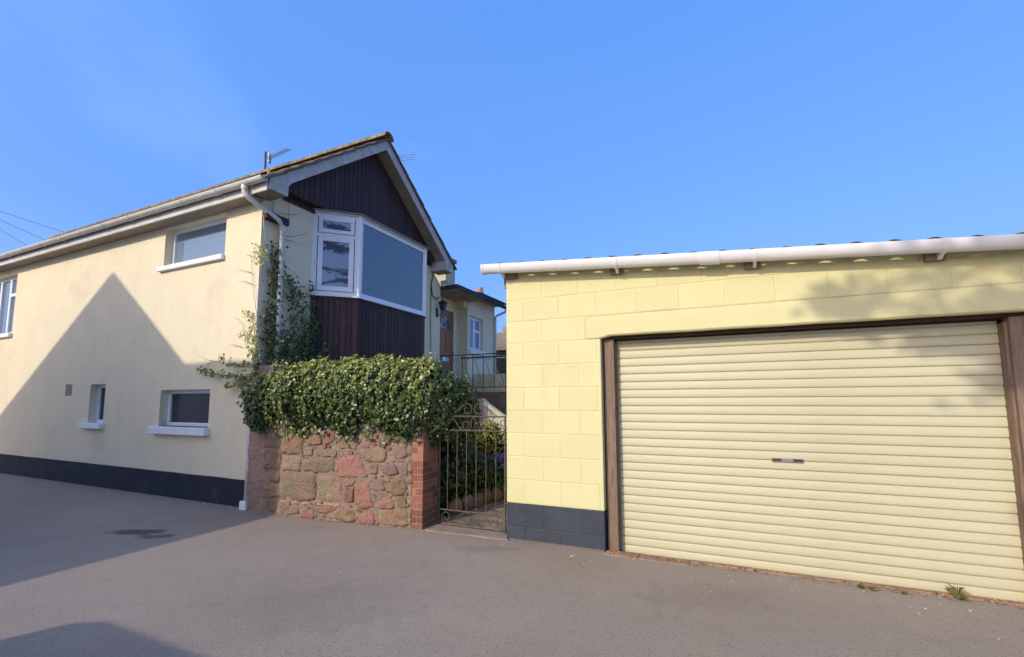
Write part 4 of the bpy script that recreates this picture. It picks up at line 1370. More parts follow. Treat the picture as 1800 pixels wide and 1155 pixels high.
# smeared pink mortar ledge over the footing stones
q = MB(); vs, fs = [], []
L0, L1 = on(FW, 'y', 0, 440 + 235 / 4.812, 720 + 782 / 4.812), on(FW, 'y', 0, 440 + 750 / 4.812, 720 + 812 / 4.812)
nn = 40
for i in range(nn + 1):
    t = i / nn
    x = L0.x + (L1.x - L0.x) * t; z = L0.z + (L1.z - L0.z) * t + .008 * mnoise.noise(Vector((x * 9, 0, 0)))
    hw_ = .016 + .030 * mnoise.noise(Vector((x * 9, 2, 0))); yb = 0.075 * (x / -2.62) ** 3
    d_ = .006 + .022 * mnoise.noise(Vector((x * 12, 5, 0)))
    vs += [(x, yb + .02, z - hw_), (x, yb - d_, z - hw_ * .6), (x, yb - d_ * .7, z + hw_ * .5), (x, yb + .02, z + hw_)]
for i in range(nn):
    for k in range(3):
        a = i * 4 + k; fs.append((a, a + 4, a + 5, a + 1))
q.add(vs, fs); q.build('mortar_ledge', M_PINK, sw, smooth=True)

# brick pier at the right end of the wall
pier = thing('brick_pier', 'narrow red brick gate pier at the end of the stone wall', 'pier', W_LOC, W_RZ)
q = MB(); q.box(-0.138, -0.004, 0.005, 0.345, -0.02, 1.72); q.build('mortar', M_BMORT, pier)
BH = 0.075
def brick(x0, x1, y0, y1, z):
    q = MB()
    j = lambda: rnd.uniform(-.0015, .0015)
    q.box(x0 + j(), x1 + j(), y0 + j(), y1 + j(), z + .0055, z + BH - .0045)
    q.build('brick', rnd.choice(M_BRICK if z > .14 else [M_BRICK[2], M_BRICK[0]]), pier, bevel=0.003)
for r_ in range(23):
    z = r_ * BH - 0.02
    if r_ % 2 == 0:
        brick(-.142, 0.0, 0.0, .213, z)
        brick(-.142, 0.0, .224, .35, z)
    else:
        brick(-.142, -.079, 0, .10, z)
        brick(-.069, 0, 0, .102, z)
        brick(-.142, 0, .112, .325, z)

# ================================================================== gate
GA, GB = Vector((-0.8597, 5.2901, 0)), Vector((-0.0841, 4.9489, 0))
gd = (GB - GA)
gt = thing('garden_gate', 'rusty wrought iron garden gate with scrolls between pier and garage', 'gate', GA, math.atan2(gd.y, gd.x))
FGt = fr_matrix(GA, math.atan2(gd.y, gd.x))
GW = gd.length
def gbar(name, path, r=0.008, n=5, flat=None):
    q = MB(); q.tube([(a, 0.0, b) for a, b in path], r, n); return q.build(name, M_IRON, gt, smooth=False)
gbar('frame_bar', [(0.01, 0.015), (GW - .01, 0.015)], .010)
gbar('frame_bar', [(0.012, 0.015), (0.012, 1.22)], .011)
gbar('frame_bar', [(GW - .012, 0.015), (GW - .012, 1.22)], .011)
gbar('cross_rail', [(0.01, 0.172), (GW - .01, 0.172)], .009)
gbar('cross_rail', [(0.01, 1.055), (GW - .01, 1.055)], .009)
gbar('cross_rail', [(0.01, 1.213), (GW - .01, 1.213)], .009)
for k in range(1, 7):
    x = GW * k / 7 + .0
    gbar('vertical_bar', [(x, 0.172), (x, 1.055)], .0052)
def spiral(cx, cz, r, a0, turns, n=18, s=.22):
    return [(cx + r * (1 - (1 - s) * k / n) * math.cos(a0 + turns * 2 * math.pi * k / n), cz + r * (1 - (1 - s) * k / n) * math.sin(a0 + turns * 2 * math.pi * k / n)) for k in range(n + 1)]
mid = GW / 2 + .02
for s_ in (-1, 1):
    def mir(p): return [(mid + s_ * (a), b) for a, b in p]
    # top crest: long bar rising from the side and ending in a curl
    sp = [(0.085 + 0.078 * (1 - .72 * t) * math.cos(math.pi * (.62 - 2.35 * t)) * 1.0, 1.285 + 0.078 * (1 - .72 * t) * math.sin(math.pi * (.62 - 2.35 * t))) for t in [k / 20 for k in range(21)]]
    # curl turns from outside over the top and inwards
    sp = [(0.075 + 0.072 * (1 - .65 * t) * math.cos(math.pi * (.45 + 1.95 * t)) * 1.0, 1.288 + 0.072 * (1 - .65 * t) * math.sin(math.pi * (.45 + 1.95 * t))) for t in [k / 20 for k in range(21)]]
    gbar('scroll', mir([(0.30, 1.213)] + sp), .006)
    # between the two upper rails
    gbar('scroll', mir([(0.27, 1.205), (0.15, 1.06)]), .0055)
    sp = [(0.085 + 0.055 * (1 - .6 * t) * math.cos(math.pi * (1.5 + 1.9 * t)), 1.12 + 0.055 * (1 - .6 * t) * math.sin(math.pi * (1.5 + 1.9 * t))) for t in [k / 18 for k in range(19)]]
    gbar('scroll', mir([(0.0, 1.20), (0.03, 1.165), (0.02, 1.10), (0.04, 1.07)] + sp), .005)
    gbar('scroll', mir([(0.20 + .18, 1.07)] + [(0.385 - .05 * math.cos(math.pi * 1.9 * t) * (1 - .5 * t) + .0, 1.135 + .05 * math.sin(math.pi * 1.9 * t) * (1 - .5 * t)) for t in [k / 14 for k in range(15)]]), .005)
    # bottom panel
    big = [(0.335 + 0.07 * (1 - .7 * t) * math.cos(math.pi * (-.5 + 2.6 * t)), 0.095 + 0.07 * (1 - .7 * t) * math.sin(math.pi * (-.5 + 2.6 * t))) for t in [k / 24 for k in range(25)]]
    gbar('scroll', mir(big), .006)
    gbar('scroll', mir([(0.10, 0.165), (0.17, 0.12), (0.25, 0.03)]), .0055)
    sp = [(0.075 + 0.05 * (1 - .6 * t) * math.cos(math.pi * (1 - 2.0 * t)), 0.065 + 0.05 * (1 - .6 * t) * math.sin(math.pi * (1 - 2.0 * t))) for t in [k / 18 for k in range(19)]]
    gbar('scroll', mir([(0.10, 0.165), (0.04, 0.15), (0.005, 0.09), (0.03, 0.03)]), .005)
    gbar('scroll', mir(sp), .005)
gbar('hinge', [(GW - .012, 0.3), (GW + .03, 0.3)], .012)
gbar('hinge', [(GW - .012, 0.95), (GW + .03, 0.95)], .012)

# gate threshold, garden path
q = MB()
thr = [on(FG, 'z', 0.015, *p) for p in ((748, 931), (770, 921), (890, 936.5), (893, 948))]
tl = FG
pts = [(FG @ p) for p in thr]
q.prism([(p.x, p.y) for p in pts], 'z', -0.02, 0.015)
tag(q.build('gate_threshold', M_CONC, bevel=0.004), 'worn concrete step under the iron gate', 'step')
path = MB()
path.add([(-0.86, 5.30, 0.004), (-0.08, 4.96, 0.004), (1.2, 8.2, 0.004), (-0.2, 9.0, 0.004)], [(0, 1, 2, 3)])
pth = path.build('garden_path', M_CONC, kind='structure')
FP = FGt
for r_ in range(15):
    for c_ in range(5):
        x0 = -0.06 + c_ * 0.2 + (0.1 if r_ % 2 else 0)
        q = MB(FP); q.box(x0 + .004, x0 + .196, 0.03 + r_ * .11, 0.03 + r_ * .11 + .102, 0.005, 0.018 + rnd.uniform(-.002, .002))
        q.build('paver', rnd.choice(M_PAVER), pth)
q = MB(); q.add([(-3.2, 6.1, 0.003), (-0.9, 5.4, 0.003), (0.4, 8.6, 0.003), (-1.6, 10.0, 0.003)], [(0, 1, 2, 3)])
q.build('garden_bed', M_SOIL, kind='structure')

# ================================================================== foliage
def leaf_xf(mb, p, nrm, size, tone, r_, roll=None):
    n = nrm.normalized()
    t = Vector((r_.uniform(-1, 1), r_.uniform(-1, 1), r_.uniform(-1.4, -0.1)))
    t = (t - n * t.dot(n))
    if t.length < 1e-4: t = n.orthogonal()
    t.normalize()
    b = n.cross(t)
    s = size
    f = 0.16 * s
    L = [(0, -.5, 0), (.42, -.30, f), (.30, .12, f * .8), (0, .55, -.02), (-.30, .12, f * .8), (-.42, -.30, f)]
    i = len(mb.v)
    for x, y, z in L:
        mb.v.append(p + b * (x * s) + t * (y * s) + n * (z if abs(z) > .03 else z * s))
        mb.t.append(tone)
    mb.f.append([i, i + 1, i + 2, i + 3]); mb.f.append([i, i + 3, i + 4, i + 5])

def rand_dir(r_):
    while True:
        v = Vector((r_.uniform(-1, 1), r_.uniform(-1, 1), r_.uniform(-1, 1)))
        if .05 < v.length < 1: return v.normalized()

def bush(name_prefix, parent, blobs, dens, size, tonef, mleaf, F=None, seed=1, core=True, keep=None, part='leaves', spread=.06):
    """leaves over the outside of a union of ellipsoids; blobs = (cx, cy, cz, rx, ry, rz)"""
    r_ = random.Random(seed)
    L = MB()
    B = [(Vector(b[:3]), Vector(b[3:])) for b in blobs]
    for bi, (c, rr) in enumerate(B):
        area = 4 * math.pi * ((rr.x * rr.y) ** 1.6 / 3 + (rr.x * rr.z) ** 1.6 / 3 + (rr.y * rr.z) ** 1.6 / 3) ** (1 / 1.6)
        for k in range(int(area * dens)):
            d = rand_dir(r_)
            depth = 1.0 - abs(r_.gauss(0, spread)) + .02 + 0.20 * mnoise.noise(Vector((c.x + d.x * 2, d.y * 2 + c.y, d.z * 2 + c.z)) * 2.2)
            p = c + Vector((d.x * rr.x, d.y * rr.y, d.z * rr.z)) * depth
            inside = False
            for bj, (c2, r2) in enumerate(B):
                if bj == bi: continue
                e = p - c2
                if (e.x / r2.x) ** 2 + (e.y / r2.y) ** 2 + (e.z / r2.z) ** 2 < .80: inside = True; break
            if inside or (keep and not keep(p)): continue
            n = Vector((d.x / rr.x, d.y / rr.y, d.z / rr.z)).normalized()
            n = (n + rand_dir(r_) * .7 + Vector((-.1, -.25, .3))).normalized()
            leaf_xf(L, p, n, size * r_.uniform(.6, 1.25), tonef(p, n, r_), r_)
    o_ = L.build(part, mleaf, parent, kind='stuff')
    if core:  # dark stem filler added inside the leaves so light does not leak
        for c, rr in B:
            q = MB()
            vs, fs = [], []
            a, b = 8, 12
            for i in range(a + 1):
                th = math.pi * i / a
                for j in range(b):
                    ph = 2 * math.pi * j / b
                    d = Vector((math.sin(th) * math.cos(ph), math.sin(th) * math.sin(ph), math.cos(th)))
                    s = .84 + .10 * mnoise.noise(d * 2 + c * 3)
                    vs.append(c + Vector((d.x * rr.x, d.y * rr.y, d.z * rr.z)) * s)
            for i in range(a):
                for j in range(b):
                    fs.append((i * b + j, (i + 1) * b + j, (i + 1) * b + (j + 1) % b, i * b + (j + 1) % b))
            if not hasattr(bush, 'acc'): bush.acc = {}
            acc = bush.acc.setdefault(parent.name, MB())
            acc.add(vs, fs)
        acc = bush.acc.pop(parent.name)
        acc.build('stem_filler', M_CORE, parent, kind='stuff', smooth=True)
    return o_

ivy = thing('ivy_hedge', 'thick glossy ivy spilling over the top of the stone wall', 'ivy', W_LOC, W_RZ)
r2 = random.Random(11)
blobs = []
x = -2.34
while x < -0.05:
    e = min(1, (x + 2.52) / .75) ** .6            # rises from the left end
    blobs.append((x, 0.13 + r2.uniform(-.05, .05), 1.36 + .12 * e + r2.uniform(-.03, .03), .24, (.25 + .12 * e) + r2.uniform(-.04, .04), (.27 + .14 * e) + r2.uniform(-.04, .04)))
    x += 0.19
blobs += [(-2.50, .16, 1.36, .15, .20, .30), (-2.38, .0, 1.20, .16, .16, .20), (-0.42, 0.0, 1.27, .24, .20, .25), (-0.20, -0.02, 1.25, .20, .20, .26), (-0.08, .12, 1.42, .22, .28, .38),
          (-1.75, .02, 1.22, .18, .18, .22), (-1.0, 0.0, 1.20, .2, .18, .22), (0.06, .35, 1.32, .22, .32, .42), (0.14, .65, 1.22, .22, .32, .44), (-.01, .22, 1.08, .08, .16, .22)]
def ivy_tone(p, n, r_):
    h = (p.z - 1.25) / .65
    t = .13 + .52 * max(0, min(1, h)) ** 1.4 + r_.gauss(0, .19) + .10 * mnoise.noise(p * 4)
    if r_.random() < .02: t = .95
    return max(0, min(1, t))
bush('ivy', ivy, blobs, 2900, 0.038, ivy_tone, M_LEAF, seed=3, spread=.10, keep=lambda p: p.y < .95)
# trailing strands below the fringe
L = MB(); r3 = random.Random(5)
for k in range(46):
    x = r3.uniform(-2.35, .02)
    ln = r3.uniform(.06, .26)
    z0_ = 1.17 if x < -1.2 else 1.12
    for j in range(int(ln / .02)):
        p = Vector((x + .03 * math.sin(j * .7 + k), -0.06 - .02 * math.cos(j), z0_ - j * .02))
        leaf_xf(L, p + rand_dir(r3) * .02, Vector((r3.uniform(-.5, .5), -1, r3.uniform(-.1, .6))), r3.uniform(.03, .055), max(0, min(1, r3.gauss(.18, .12))), r3)
L.build('trailing_leaves', M_LEAF, ivy, kind='stuff')
# sprigs standing out of the top
L = MB()
for k in range(70):
    x, y = r3.uniform(-2.3, .05), r3.uniform(-.1, .35)
    hh = r3.uniform(.05, .17)
    for j in range(5):
        p = Vector((x + r3.uniform(-.02, .02), y, 1.83 + hh * j / 5 - .35 * abs(y - .13)))
        leaf_xf(L, p, rand_dir(r3) + Vector((0, -.6, .5)), r3.uniform(.025, .045), max(0, min(1, r3.gauss(.7, .15))), r3)
L.build('young_shoots', M_LEAF, ivy, kind='stuff')

# climber on the corner of the house
cl = thing('climbing_plant', 'straggling evergreen climber on the corner of the cream house', 'climber', H_LOC, H_RZ)
r4 = random.Random(21)
stems = MB(); CL = MB()
def strand(pts, ax, val, n, sig, tone, size=.045, r=.008, leafy=True):
    P = [hp(ax, val, *p) for p in pts]
    stems.tube(P, r, 4, r1=r * .5)
    tot = sum((P[i + 1] - P[i]).length for i in range(len(P) - 1))
    for k in range(int(n * .62)):
        u = r4.random() * tot
        for i in range(len(P) - 1):
            l_ = (P[i + 1] - P[i]).length
            if u <= l_: break
            u -= l_
        p = P[i].lerp(P[i + 1], min(1, u / l_ if l_ else 0))
        off = Vector((r4.gauss(0, sig), r4.gauss(0, sig), r4.gauss(0, sig)))
        if ax == 'x': off.x = abs(off.x) * .8
        else: off.y = -abs(off.y) * .8
        nr = Vector((1, -.3, .4)) if ax == 'x' else Vector((.2, -1, .4))
        leaf_xf(CL, p + off, nr + rand_dir(r4) * .8, size * r4.uniform(.6, 1.2), max(0, min(1, r4.gauss(tone, .13))), r4)
strand([(478, 640), (476, 560), (480, 500), (482, 455), (476, 430)], 'x', .05, 520, .06, .12)
strand([(484, 640), (484, 560), (488, 480), (489, 425)], 'x', .05, 420, .045, .10)
strand([(470, 640), (468, 590), (466, 540)], 'x', .04, 160, .05, .2)
strand([(500, 640), (505, 600), (515, 560), (512, 520), (505, 492)], 'x', .05, 320, .06, .2)
strand([(545, 635), (540, 600), (532, 560), (522, 520), (508, 485)], 'x', .06, 300, .05, .22)
strand([(548, 600), (549, 560), (546, 520), (543, 500)], 'x', .08, 170, .045, .22)
strand([(520, 640), (530, 600), (545, 570)], 'x', .08, 240, .07, .15)
strand([(560, 640), (565, 620), (590, 600)], 'x', .30, 60, .05, .2)
strand([(475, 640), (500, 625), (540, 630), (560, 640)], 'x', .10, 620, .11, .10)
strand([(480, 610), (500, 600), (530, 610)], 'x', .08, 260, .09, .12)
strand([(470, 450), (462, 440), (452, 432)], 'y', -.05, 60, .03, .75, size=.04)
strand([(462, 470), (456, 455), (450, 440)], 'y', -.05, 60, .03, .7, size=.04)
strand([(455, 640), (450, 600), (445, 565), (432, 545)], 'y', -.06, 120, .035, .75, size=.045)
strand([(452, 600), (440, 588), (425, 590)], 'y', -.06, 70, .025, .7, size=.04)
strand([(452, 650), (446, 620), (442, 610)], 'y', -.06, 90, .04, .6, size=.045)
strand([(470, 660), (440, 662), (410, 662), (380, 658), (349, 650)], 'y', -.08, 260, .028, .45, size=.045)
strand([(460, 645), (430, 640), (400, 642)], 'y', -.08, 120, .02, .5, size=.04)
strand([(440, 668), (420, 676), (400, 680), (397, 670)], 'y', -.08, 110, .02, .5, size=.042)
strand([(455, 700), (440, 685), (425, 670)], 'y', -.09, 160, .05, .45, size=.05)
strand([(452, 740), (442, 715), (432, 695)], 'y', -.10, 260, .05, .2, size=.055)
strand([(393, 640), (394, 630), (393, 622)], 'y', -.08, 24, .015, .6, size=.035)
# bare twigs
def twig(pts, ax, val, r=.004):
    stems.tube([hp(ax, val, *p) for p in pts], r, 4, r1=r * .4)
for pts in ([(452, 560), (447, 520), (443, 480), (441, 440)], [(443, 480), (432, 476), (418, 474)], [(444, 500), (432, 495), (420, 494)], [(442, 460), (450, 455), (458, 452)],
            [(441, 450), (432, 447)], [(440, 625), (432, 600), (428, 575), (420, 562), (412, 558)], [(428, 580), (420, 588), (412, 590)], [(425, 610), (410, 606), (404, 606)],
            [(400, 641), (380, 635), (362, 632), (347, 624)], [(380, 635), (362, 640), (352, 642)], [(372, 634), (362, 645), (355, 650)], [(384, 636), (386, 620)], [(430, 596), (436, 585), (437, 578)]):
    twig(pts, 'y', -.03)
for pts in ([(506, 395), (508, 375), (506, 352), (498, 342)], [(506, 378), (498, 375), (486, 373)], [(507, 378), (520, 377), (528, 374)], [(508, 355), (520, 358), (530, 357)],
            [(498, 415), (512, 416), (530, 413), (543, 410)], [(498, 420), (512, 424), (522, 428), (534, 432)], [(480, 390), (482, 360), (484, 345)], [(478, 350), (480, 380), (470, 400)],
            [(500, 480), (512, 485), (520, 478)], [(553, 455), (552, 480), (556, 500), (552, 520)], [(505, 560), (520, 565), (535, 555), (545, 560)], [(495, 540), (510, 545), (525, 540)], [(510, 600), (525, 590), (545, 592)], [(560, 620), (580, 612), (600, 606)]):
    twig(pts, 'x', .03)
stems.build('stems', M_TWIG, cl, kind='stuff')
CL.build('leaves', M_LEAF, cl, kind='stuff')
# old dark red masonry stub half hidden by the climber
stub = thing('masonry_stub', 'old painted masonry stub half hidden by ivy at the house corner', 'masonry', H_LOC, H_RZ)
q = MB(); q.box(0.03, 0.45, -0.06, 0.22, 1.55, 1.86); q.build('block', M_PURPAINT, stub, bevel=.01)

# garden plants behind the gate
def wp(z, px, py):
    return on(Matrix.Identity(4), 'z', z, px, py)
dense = thing('dark_shrub', 'dark evergreen shrub just behind the iron gate on the left', 'shrub', (-0.55, 6.05, 0))
bush('dark', dense, [(-.30, -.1, .52, .28, .36, .56), (-.12, .30, .36, .34, .36, .42), (-.36, .5, .55, .28, .34, .40), (.15, .70, .26, .36, .36, .32)], 900, .05, lambda p, n, r_: max(0, min(1, r_.gauss(.10, .08))), M_LEAF, seed=8)
yb = thing('yellow_shrub', 'yellow green flowering shrub in front of the stair wall', 'shrub', (-0.36, 7.35, -.08))
bush('yel', yb, [(-.28, 0, .70, .22, .2, .30), (-.05, .05, .82, .25, .2, .32), (.12, 0, .62, .2, .2, .26)], 1100, .045, lambda p, n, r_: max(0, min(1, r_.gauss(.5, .25))), M_YLEAF, seed=9)
yb2 = thing('green_shrub', 'light green leafy plant beside the garage wall', 'shrub', (0.02, 7.3, 0))
bush('grn', yb2, [(.0, 0, .68, .20, .2, .40), (.10, 0, .9, .12, .15, .2)], 1100, .05, lambda p, n, r_: max(0, min(1, r_.gauss(.6, .12))), M_LEAF, seed=10)
pf = thing('purple_flowers', 'clump of purple flowers behind the gate beside the garage', 'flowers', (-0.12, 6.85, 0))
bush('pur', pf, [(0.0, 0, .38, .32, .22, .22), (-.22, .0, .30, .2, .2, .2)], 1500, .032, lambda p, n, r_: r_.random(), M_PURPLE, seed=12)
bush('purl', pf, [(0.0, .0, .26, .36, .26, .26)], 900, .04, lambda p, n, r_: max(0, min(1, r_.gauss(.25, .1))), M_LEAF, seed=13, core=False, part='green_leaves')
lowwall = thing('garden_edging', 'row of rough stones edging the garden bed behind the gate', 'edging', (-0.72, 5.75, 0), R(55))
for k in range(9):
    c = Vector((k * .2, r4.uniform(-.03, .03), .09 + .02 * (k % 2)))
    q = MB(); vs, fs = [], []
    a, b = 5, 8
    for i in range(a + 1):
        for j in range(b):
            th, ph = math.pi * i / a, 2 * math.pi * j / b
            d = Vector((math.sin(th) * math.cos(ph), math.sin(th) * math.sin(ph), math.cos(th)))
            vs.append(c + Vector((d.x * .11, d.y * .09, d.z * .11)) * (1 + .25 * mnoise.noise(d * 1.5 + c * 5)))
    for i in range(a):
        for j in range(b):
            fs.append((i * b + j, (i + 1) * b + j, (i + 1) * b + (j + 1) % b, i * b + (j + 1) % b))
    q.add(vs, fs); q.build('stone', rnd.choice([STONES['brown'], STONES['mauve']]), lowwall, smooth=False)

# ================================================================== far things
chs = thing('rear_chimney', 'cream rendered chimney stack rising behind the porch roof', 'chimney', (-2.02, 13.0, 0), H_RZ)
q = MB(); q.box(-.34, .06, -.0, .5, 3.2, 5.5); q.build('stack', M_CHIM, chs)
q = MB(); q.box(-.38, .10, -.04, .54, 5.5, 5.6); q.build('cap', M_CONC, chs)
fb = thing('far_house', 'weathered grey house with brown roof glimpsed beside the garage', 'house', (-0.75, 17.0, 0), H_RZ)
q = MB(); q.box(-3.5, 3.5, 0, 5, 0, 3.35); q.build('wall', M_FARWALL, fb)
q = MB(); q.prism([(-.3, 3.3), (2.5, 4.3), (5.3, 3.3), (5.3, 3.2), (-.3, 3.2)], 'x', -3.7, 3.7); q.build('roof', M_TILE, fb)
q = MB(); q.box(-.8, 1.4, -.5, -.02, 2.35, 2.9); q.build('dark_eave', M_FELT, fb)
q = MB(); q.box(-.4, .6, 1.6, 2.1, 3.6, 4.4); st = q.build('chimney', M_CONC, fb)
for k in range(2):
    q = MB(); q.tube([(-.16 + k * .32, 1.85, 4.4), (-.16 + k * .32, 1.85, 4.95)], .12, 10, r1=.10); q.build('chimney_pot', M_POT, st)
pot = thing('pot_chimney', 'short stack with one terracotta pot above the porch roof', 'chimney', (-1.12, 15.0, 0), H_RZ)
q = MB(); q.box(-.22, .22, -.2, .2, 3.4, 4.78); q.build('stack', M_CHIM, pot)
q = MB(); q.tube([(0, 0, 4.78), (0, 0, 4.95), (0, 0, 5.14)], .13, 12, r1=.10); q.tube([(0, 0, 4.93), (0, 0, 4.97)], .14, 12); q.build('chimney_pot', M_POT, pot)

# TV aerials
def at_depth(px, py, Y):
    d = right * ((px - 902.6) / 798.8) + down * ((py - 623.1) / 798.8) + fwd
    t = Y / d.y
    return Vector((d.x * t, Y, CAMH + d.z * t))
YA = 9.2
a0 = at_depth(468, 305, YA)
ae = thing('tv_aerial', 'thin yagi TV aerial on a mast above the tiled roof, left of the gable', 'aerial', (a0.x, a0.y, 0))
top = at_depth(467, 267, YA)
q = MB(); q.tube([(0, 0, 5.2), (top.x - a0.x, 0, top.z)], .022, 6); q.build('mast', M_BARK, ae)
bm = [at_depth(466, 281, YA), at_depth(515, 271.5, YA)]
bl = [Vector((p.x - a0.x, (0.0 if i == 0 else -.2), p.z)) for i, p in enumerate(bm)]
q = MB(); q.tube(bl, .009, 5); q.build('boom', M_ALU, ae)
for k in range(11):
    p = bl[0].lerp(bl[1], .15 + .085 * k)
    q = MB(); q.tube([p + Vector((-.02, -.10, -.035)), p + Vector((.02, .10, .035))], .007, 4); q.build('element', M_ALU, ae)
q = MB(); p = bl[0].lerp(bl[1], .16); q.box(p.x - .008, p.x + .008, -.05, .05, p.z - .09, p.z + .11); q.build('reflector', M_ALU, ae)
# small chimney pot beside it
pc = thing('roof_vent_pot', 'small clay pot on the roof slope beside the aerial mast', 'pot', (at_depth(474, 300, 9.0).x, 9.0, 0))
zc = at_depth(474, 300, 9.0).z
q = MB(); q.tube([(0, 0, zc - .6), (0, 0, zc + .03)], .055, 10, r1=.045); q.build('pot', M_CONC, pc)
YB = 13.0
b0 = at_depth(700, 282, YB)
ae2 = thing('tv_aerial', 'faint TV aerial sticking out behind the right slope of the gable', 'aerial', (b0.x - .3, b0.y, 0))
q = MB(); q.tube([(-.15, 0, 3.5), (-.15, 0, b0.z + .3)], .02, 5); q.build('mast', M_ALU, ae2)
for (p_, q_) in (((695, 274.5), (729, 271.5)), ((695, 278), (728, 276)), ((702, 283), (728, 280))):
    A1, B1 = at_depth(*p_, YB), at_depth(*q_, YB)
    q = MB(); q.tube([(-.15, 0, A1.z + .03), (A1.x - b0.x + .3, 0, A1.z), (B1.x - b0.x + .3, 0, B1.z)], .007, 4); q.build('element', M_ALU, ae2)
q = MB(); A1 = at_depth(729, 271, YB); q.tube([(A1.x - b0.x + .3, 0, A1.z), (A1.x - b0.x + .28, 0, A1.z - .12)], .007, 4); q.build('element', M_ALU, ae2)

# overhead cables at the left
for i, ((p1, p2), words) in enumerate(zip((((-60, 347), (190, 432)), ((-60, 355), (150, 452)), ((-60, 362), (110, 468))), ('highest', 'middle', 'lowest'))):
    A1, B1 = at_depth(*p1, 26), at_depth(*p2, 22)
    A1 = B1 + (A1 - B1) * 1.6
    pts = []
    for k in range(13):
        t = k / 12
        p = A1.lerp(B1, t); p.z -= 0.5 * (1 - (2 * t - 1) ** 2) * .25
        pts.append(p)
    q = MB(); q.tube(pts, .011, 4)
    tag(q.build('overhead_cable', M_CABLE), words + ' of the three thin cables crossing the sky at far left', 'cable', 'overhead cables left of the house')

# ================================================================== litter and weeds
r5 = random.Random(31)
L = MB()
for k in range(1500):
    x = r5.uniform(1.05, 4.6)
    s_ = (r5.random() ** 2) * .10
    if r5.random() < .35 * (1 if x > 1.8 else .6): continue
    p = FG @ Vector((x, -0.045 - s_ * (1.0 if x < 2 else 1.0), .012 + r5.random() * .012))
    leaf_xf(L, p, Vector((0, 0, 1)) + rand_dir(r5) * .6, r5.uniform(.006, .02), r5.random(), r5)
for k in range(260):
    x = r5.uniform(-2.4, -.05)
    p = FW @ Vector((x, -0.02 - abs(r5.gauss(0, .03)), .008))
    leaf_xf(L, p, Vector((0, 0, 1)) + rand_dir(r5) * .6, r5.uniform(.006, .016), r5.random(), r5)
for k in range(160):
    p = Vector((r5.uniform(-4, 4), r5.uniform(2.2, 5.2), .006))
    if (FG.inverted() @ p).y > -.03: continue
    leaf_xf(L, p, Vector((0, 0, 1)) + rand_dir(r5) * .3, r5.uniform(.005, .014), r5.random(), r5)
for k in range(420):
    p = FH @ Vector((r5.uniform(-9, 0), -0.012 - abs(r5.gauss(0, .045)), .005))
    leaf_xf(L, p, Vector((0, 0, 1)) + rand_dir(r5) * .6, r5.uniform(.006, .02), r5.random() * .6, r5)
for k in range(160):
    p = FG @ Vector((r5.uniform(0, 1.0), -0.012 - abs(r5.gauss(0, .03)), .005))
    leaf_xf(L, p, Vector((0, 0, 1)) + rand_dir(r5) * .6, r5.uniform(.005, .014), r5.random() * .8, r5)
lit = L.build('dry_leaf_litter', M_DRY, kind='stuff')
L = MB()
def flake(p, s):
    n = 5
    a0_ = r5.random() * 6
    vs = [p + Vector((math.cos(a0_ + 2 * math.pi * i / n) * s * r5.uniform(.6, 1), math.sin(a0_ + 2 * math.pi * i / n) * s * r5.uniform(.6, 1), 0)) for i in range(n)]
    top_ = [v + Vector((0, 0, s * .35)) for v in vs]
    L.add([*vs, *top_], [tuple(range(n, 2 * n))] + [(i, (i + 1) % n, n + (i + 1) % n, n + i) for i in range(n)])
for k in range(60):
    p = FG @ Vector((r5.uniform(-.1, 4.3), -abs(r5.gauss(.02, .35)) - .02, 0)); flake(Vector((p.x, p.y, .001)), r5.uniform(.002, .006))
for k in range(45):
    p = FH @ Vector((r5.uniform(-5.5, 0), -abs(r5.gauss(0, .12)) - .01, 0)); flake(Vector((p.x, p.y, .001)), r5.uniform(.003, .010))
for k in range(110):
    flake(Vector((r5.uniform(-5, 4.5), r5.uniform(1.9, 5), .001)), r5.uniform(.0015, .004))
for px, py, s_ in ((1005, 978, .014), (1011, 975, .007), (991, 963, .006), (946, 958, .005), (949, 964, .005), (884, 958, .006), (1113, 984, .007), (1652, 1052, .008), (1627, 1070, .009), (1706, 1074, .010), (110, 862, .01), (167, 864, .009), (360, 885, .02), (405, 892, .018), (340, 883, .012)):
    p = wp(0.001, px, py); flake(Vector((p.x, p.y, .001)), s_)
L.build('paint_flakes_and_grit', M_LITTER, kind='stuff')
# weeds at the door foot
def weed(px, py, label, n, h, tone, name='weed'):
    p = wp(0.0, px, py)
    w = thing(name, label, 'weed', (p.x, p.y, 0))
    L = MB()
    for k in range(n):
        d = Vector((r5.gauss(0, 1), r5.gauss(0, 1), 0)).normalized()
        ln = h * r5.uniform(.4, 1)
        b = Vector((r5.gauss(0, .008), r5.gauss(0, .008), 0))
        sd_ = d.cross(Vector((0, 0, 1))) * .003
        mid_ = b + d * ln * .35 + Vector((0, 0, ln * .7))
        tip = b + d * ln * r5.uniform(.6, 1.0) + Vector((0, 0, ln * r5.uniform(.4, 1)))
        i = len(L.v)
        tt = max(0, min(1, r5.gauss(tone, .2)))
        for q_ in (b - sd_, b + sd_, mid_ + sd_, tip, mid_ - sd_): L.v.append(q_); L.t.append(tt)
        L.f.append([i, i + 1, i + 2, i + 3, i + 4])
    L.build('blades', M_GRASS, w, kind='stuff')
weed(1683, 1050, 'reddish dry weed tuft against the right part of the roller door', 30, .09, .85)
weed(1693, 1056, 'low green weed just right of the dry tuft by the roller door', 40, .05, .4)
weed(1514, 1034, 'small green weed at the foot of the roller door, nearer its middle', 26, .035, .25)
weed(1535, 1038, 'tiny green sprout just right of the middle weed by the roller door', 30, .035, .25)
weed(1590, 1045, 'short olive weed between the middle weeds and the dry tuft', 22, .03, .5)

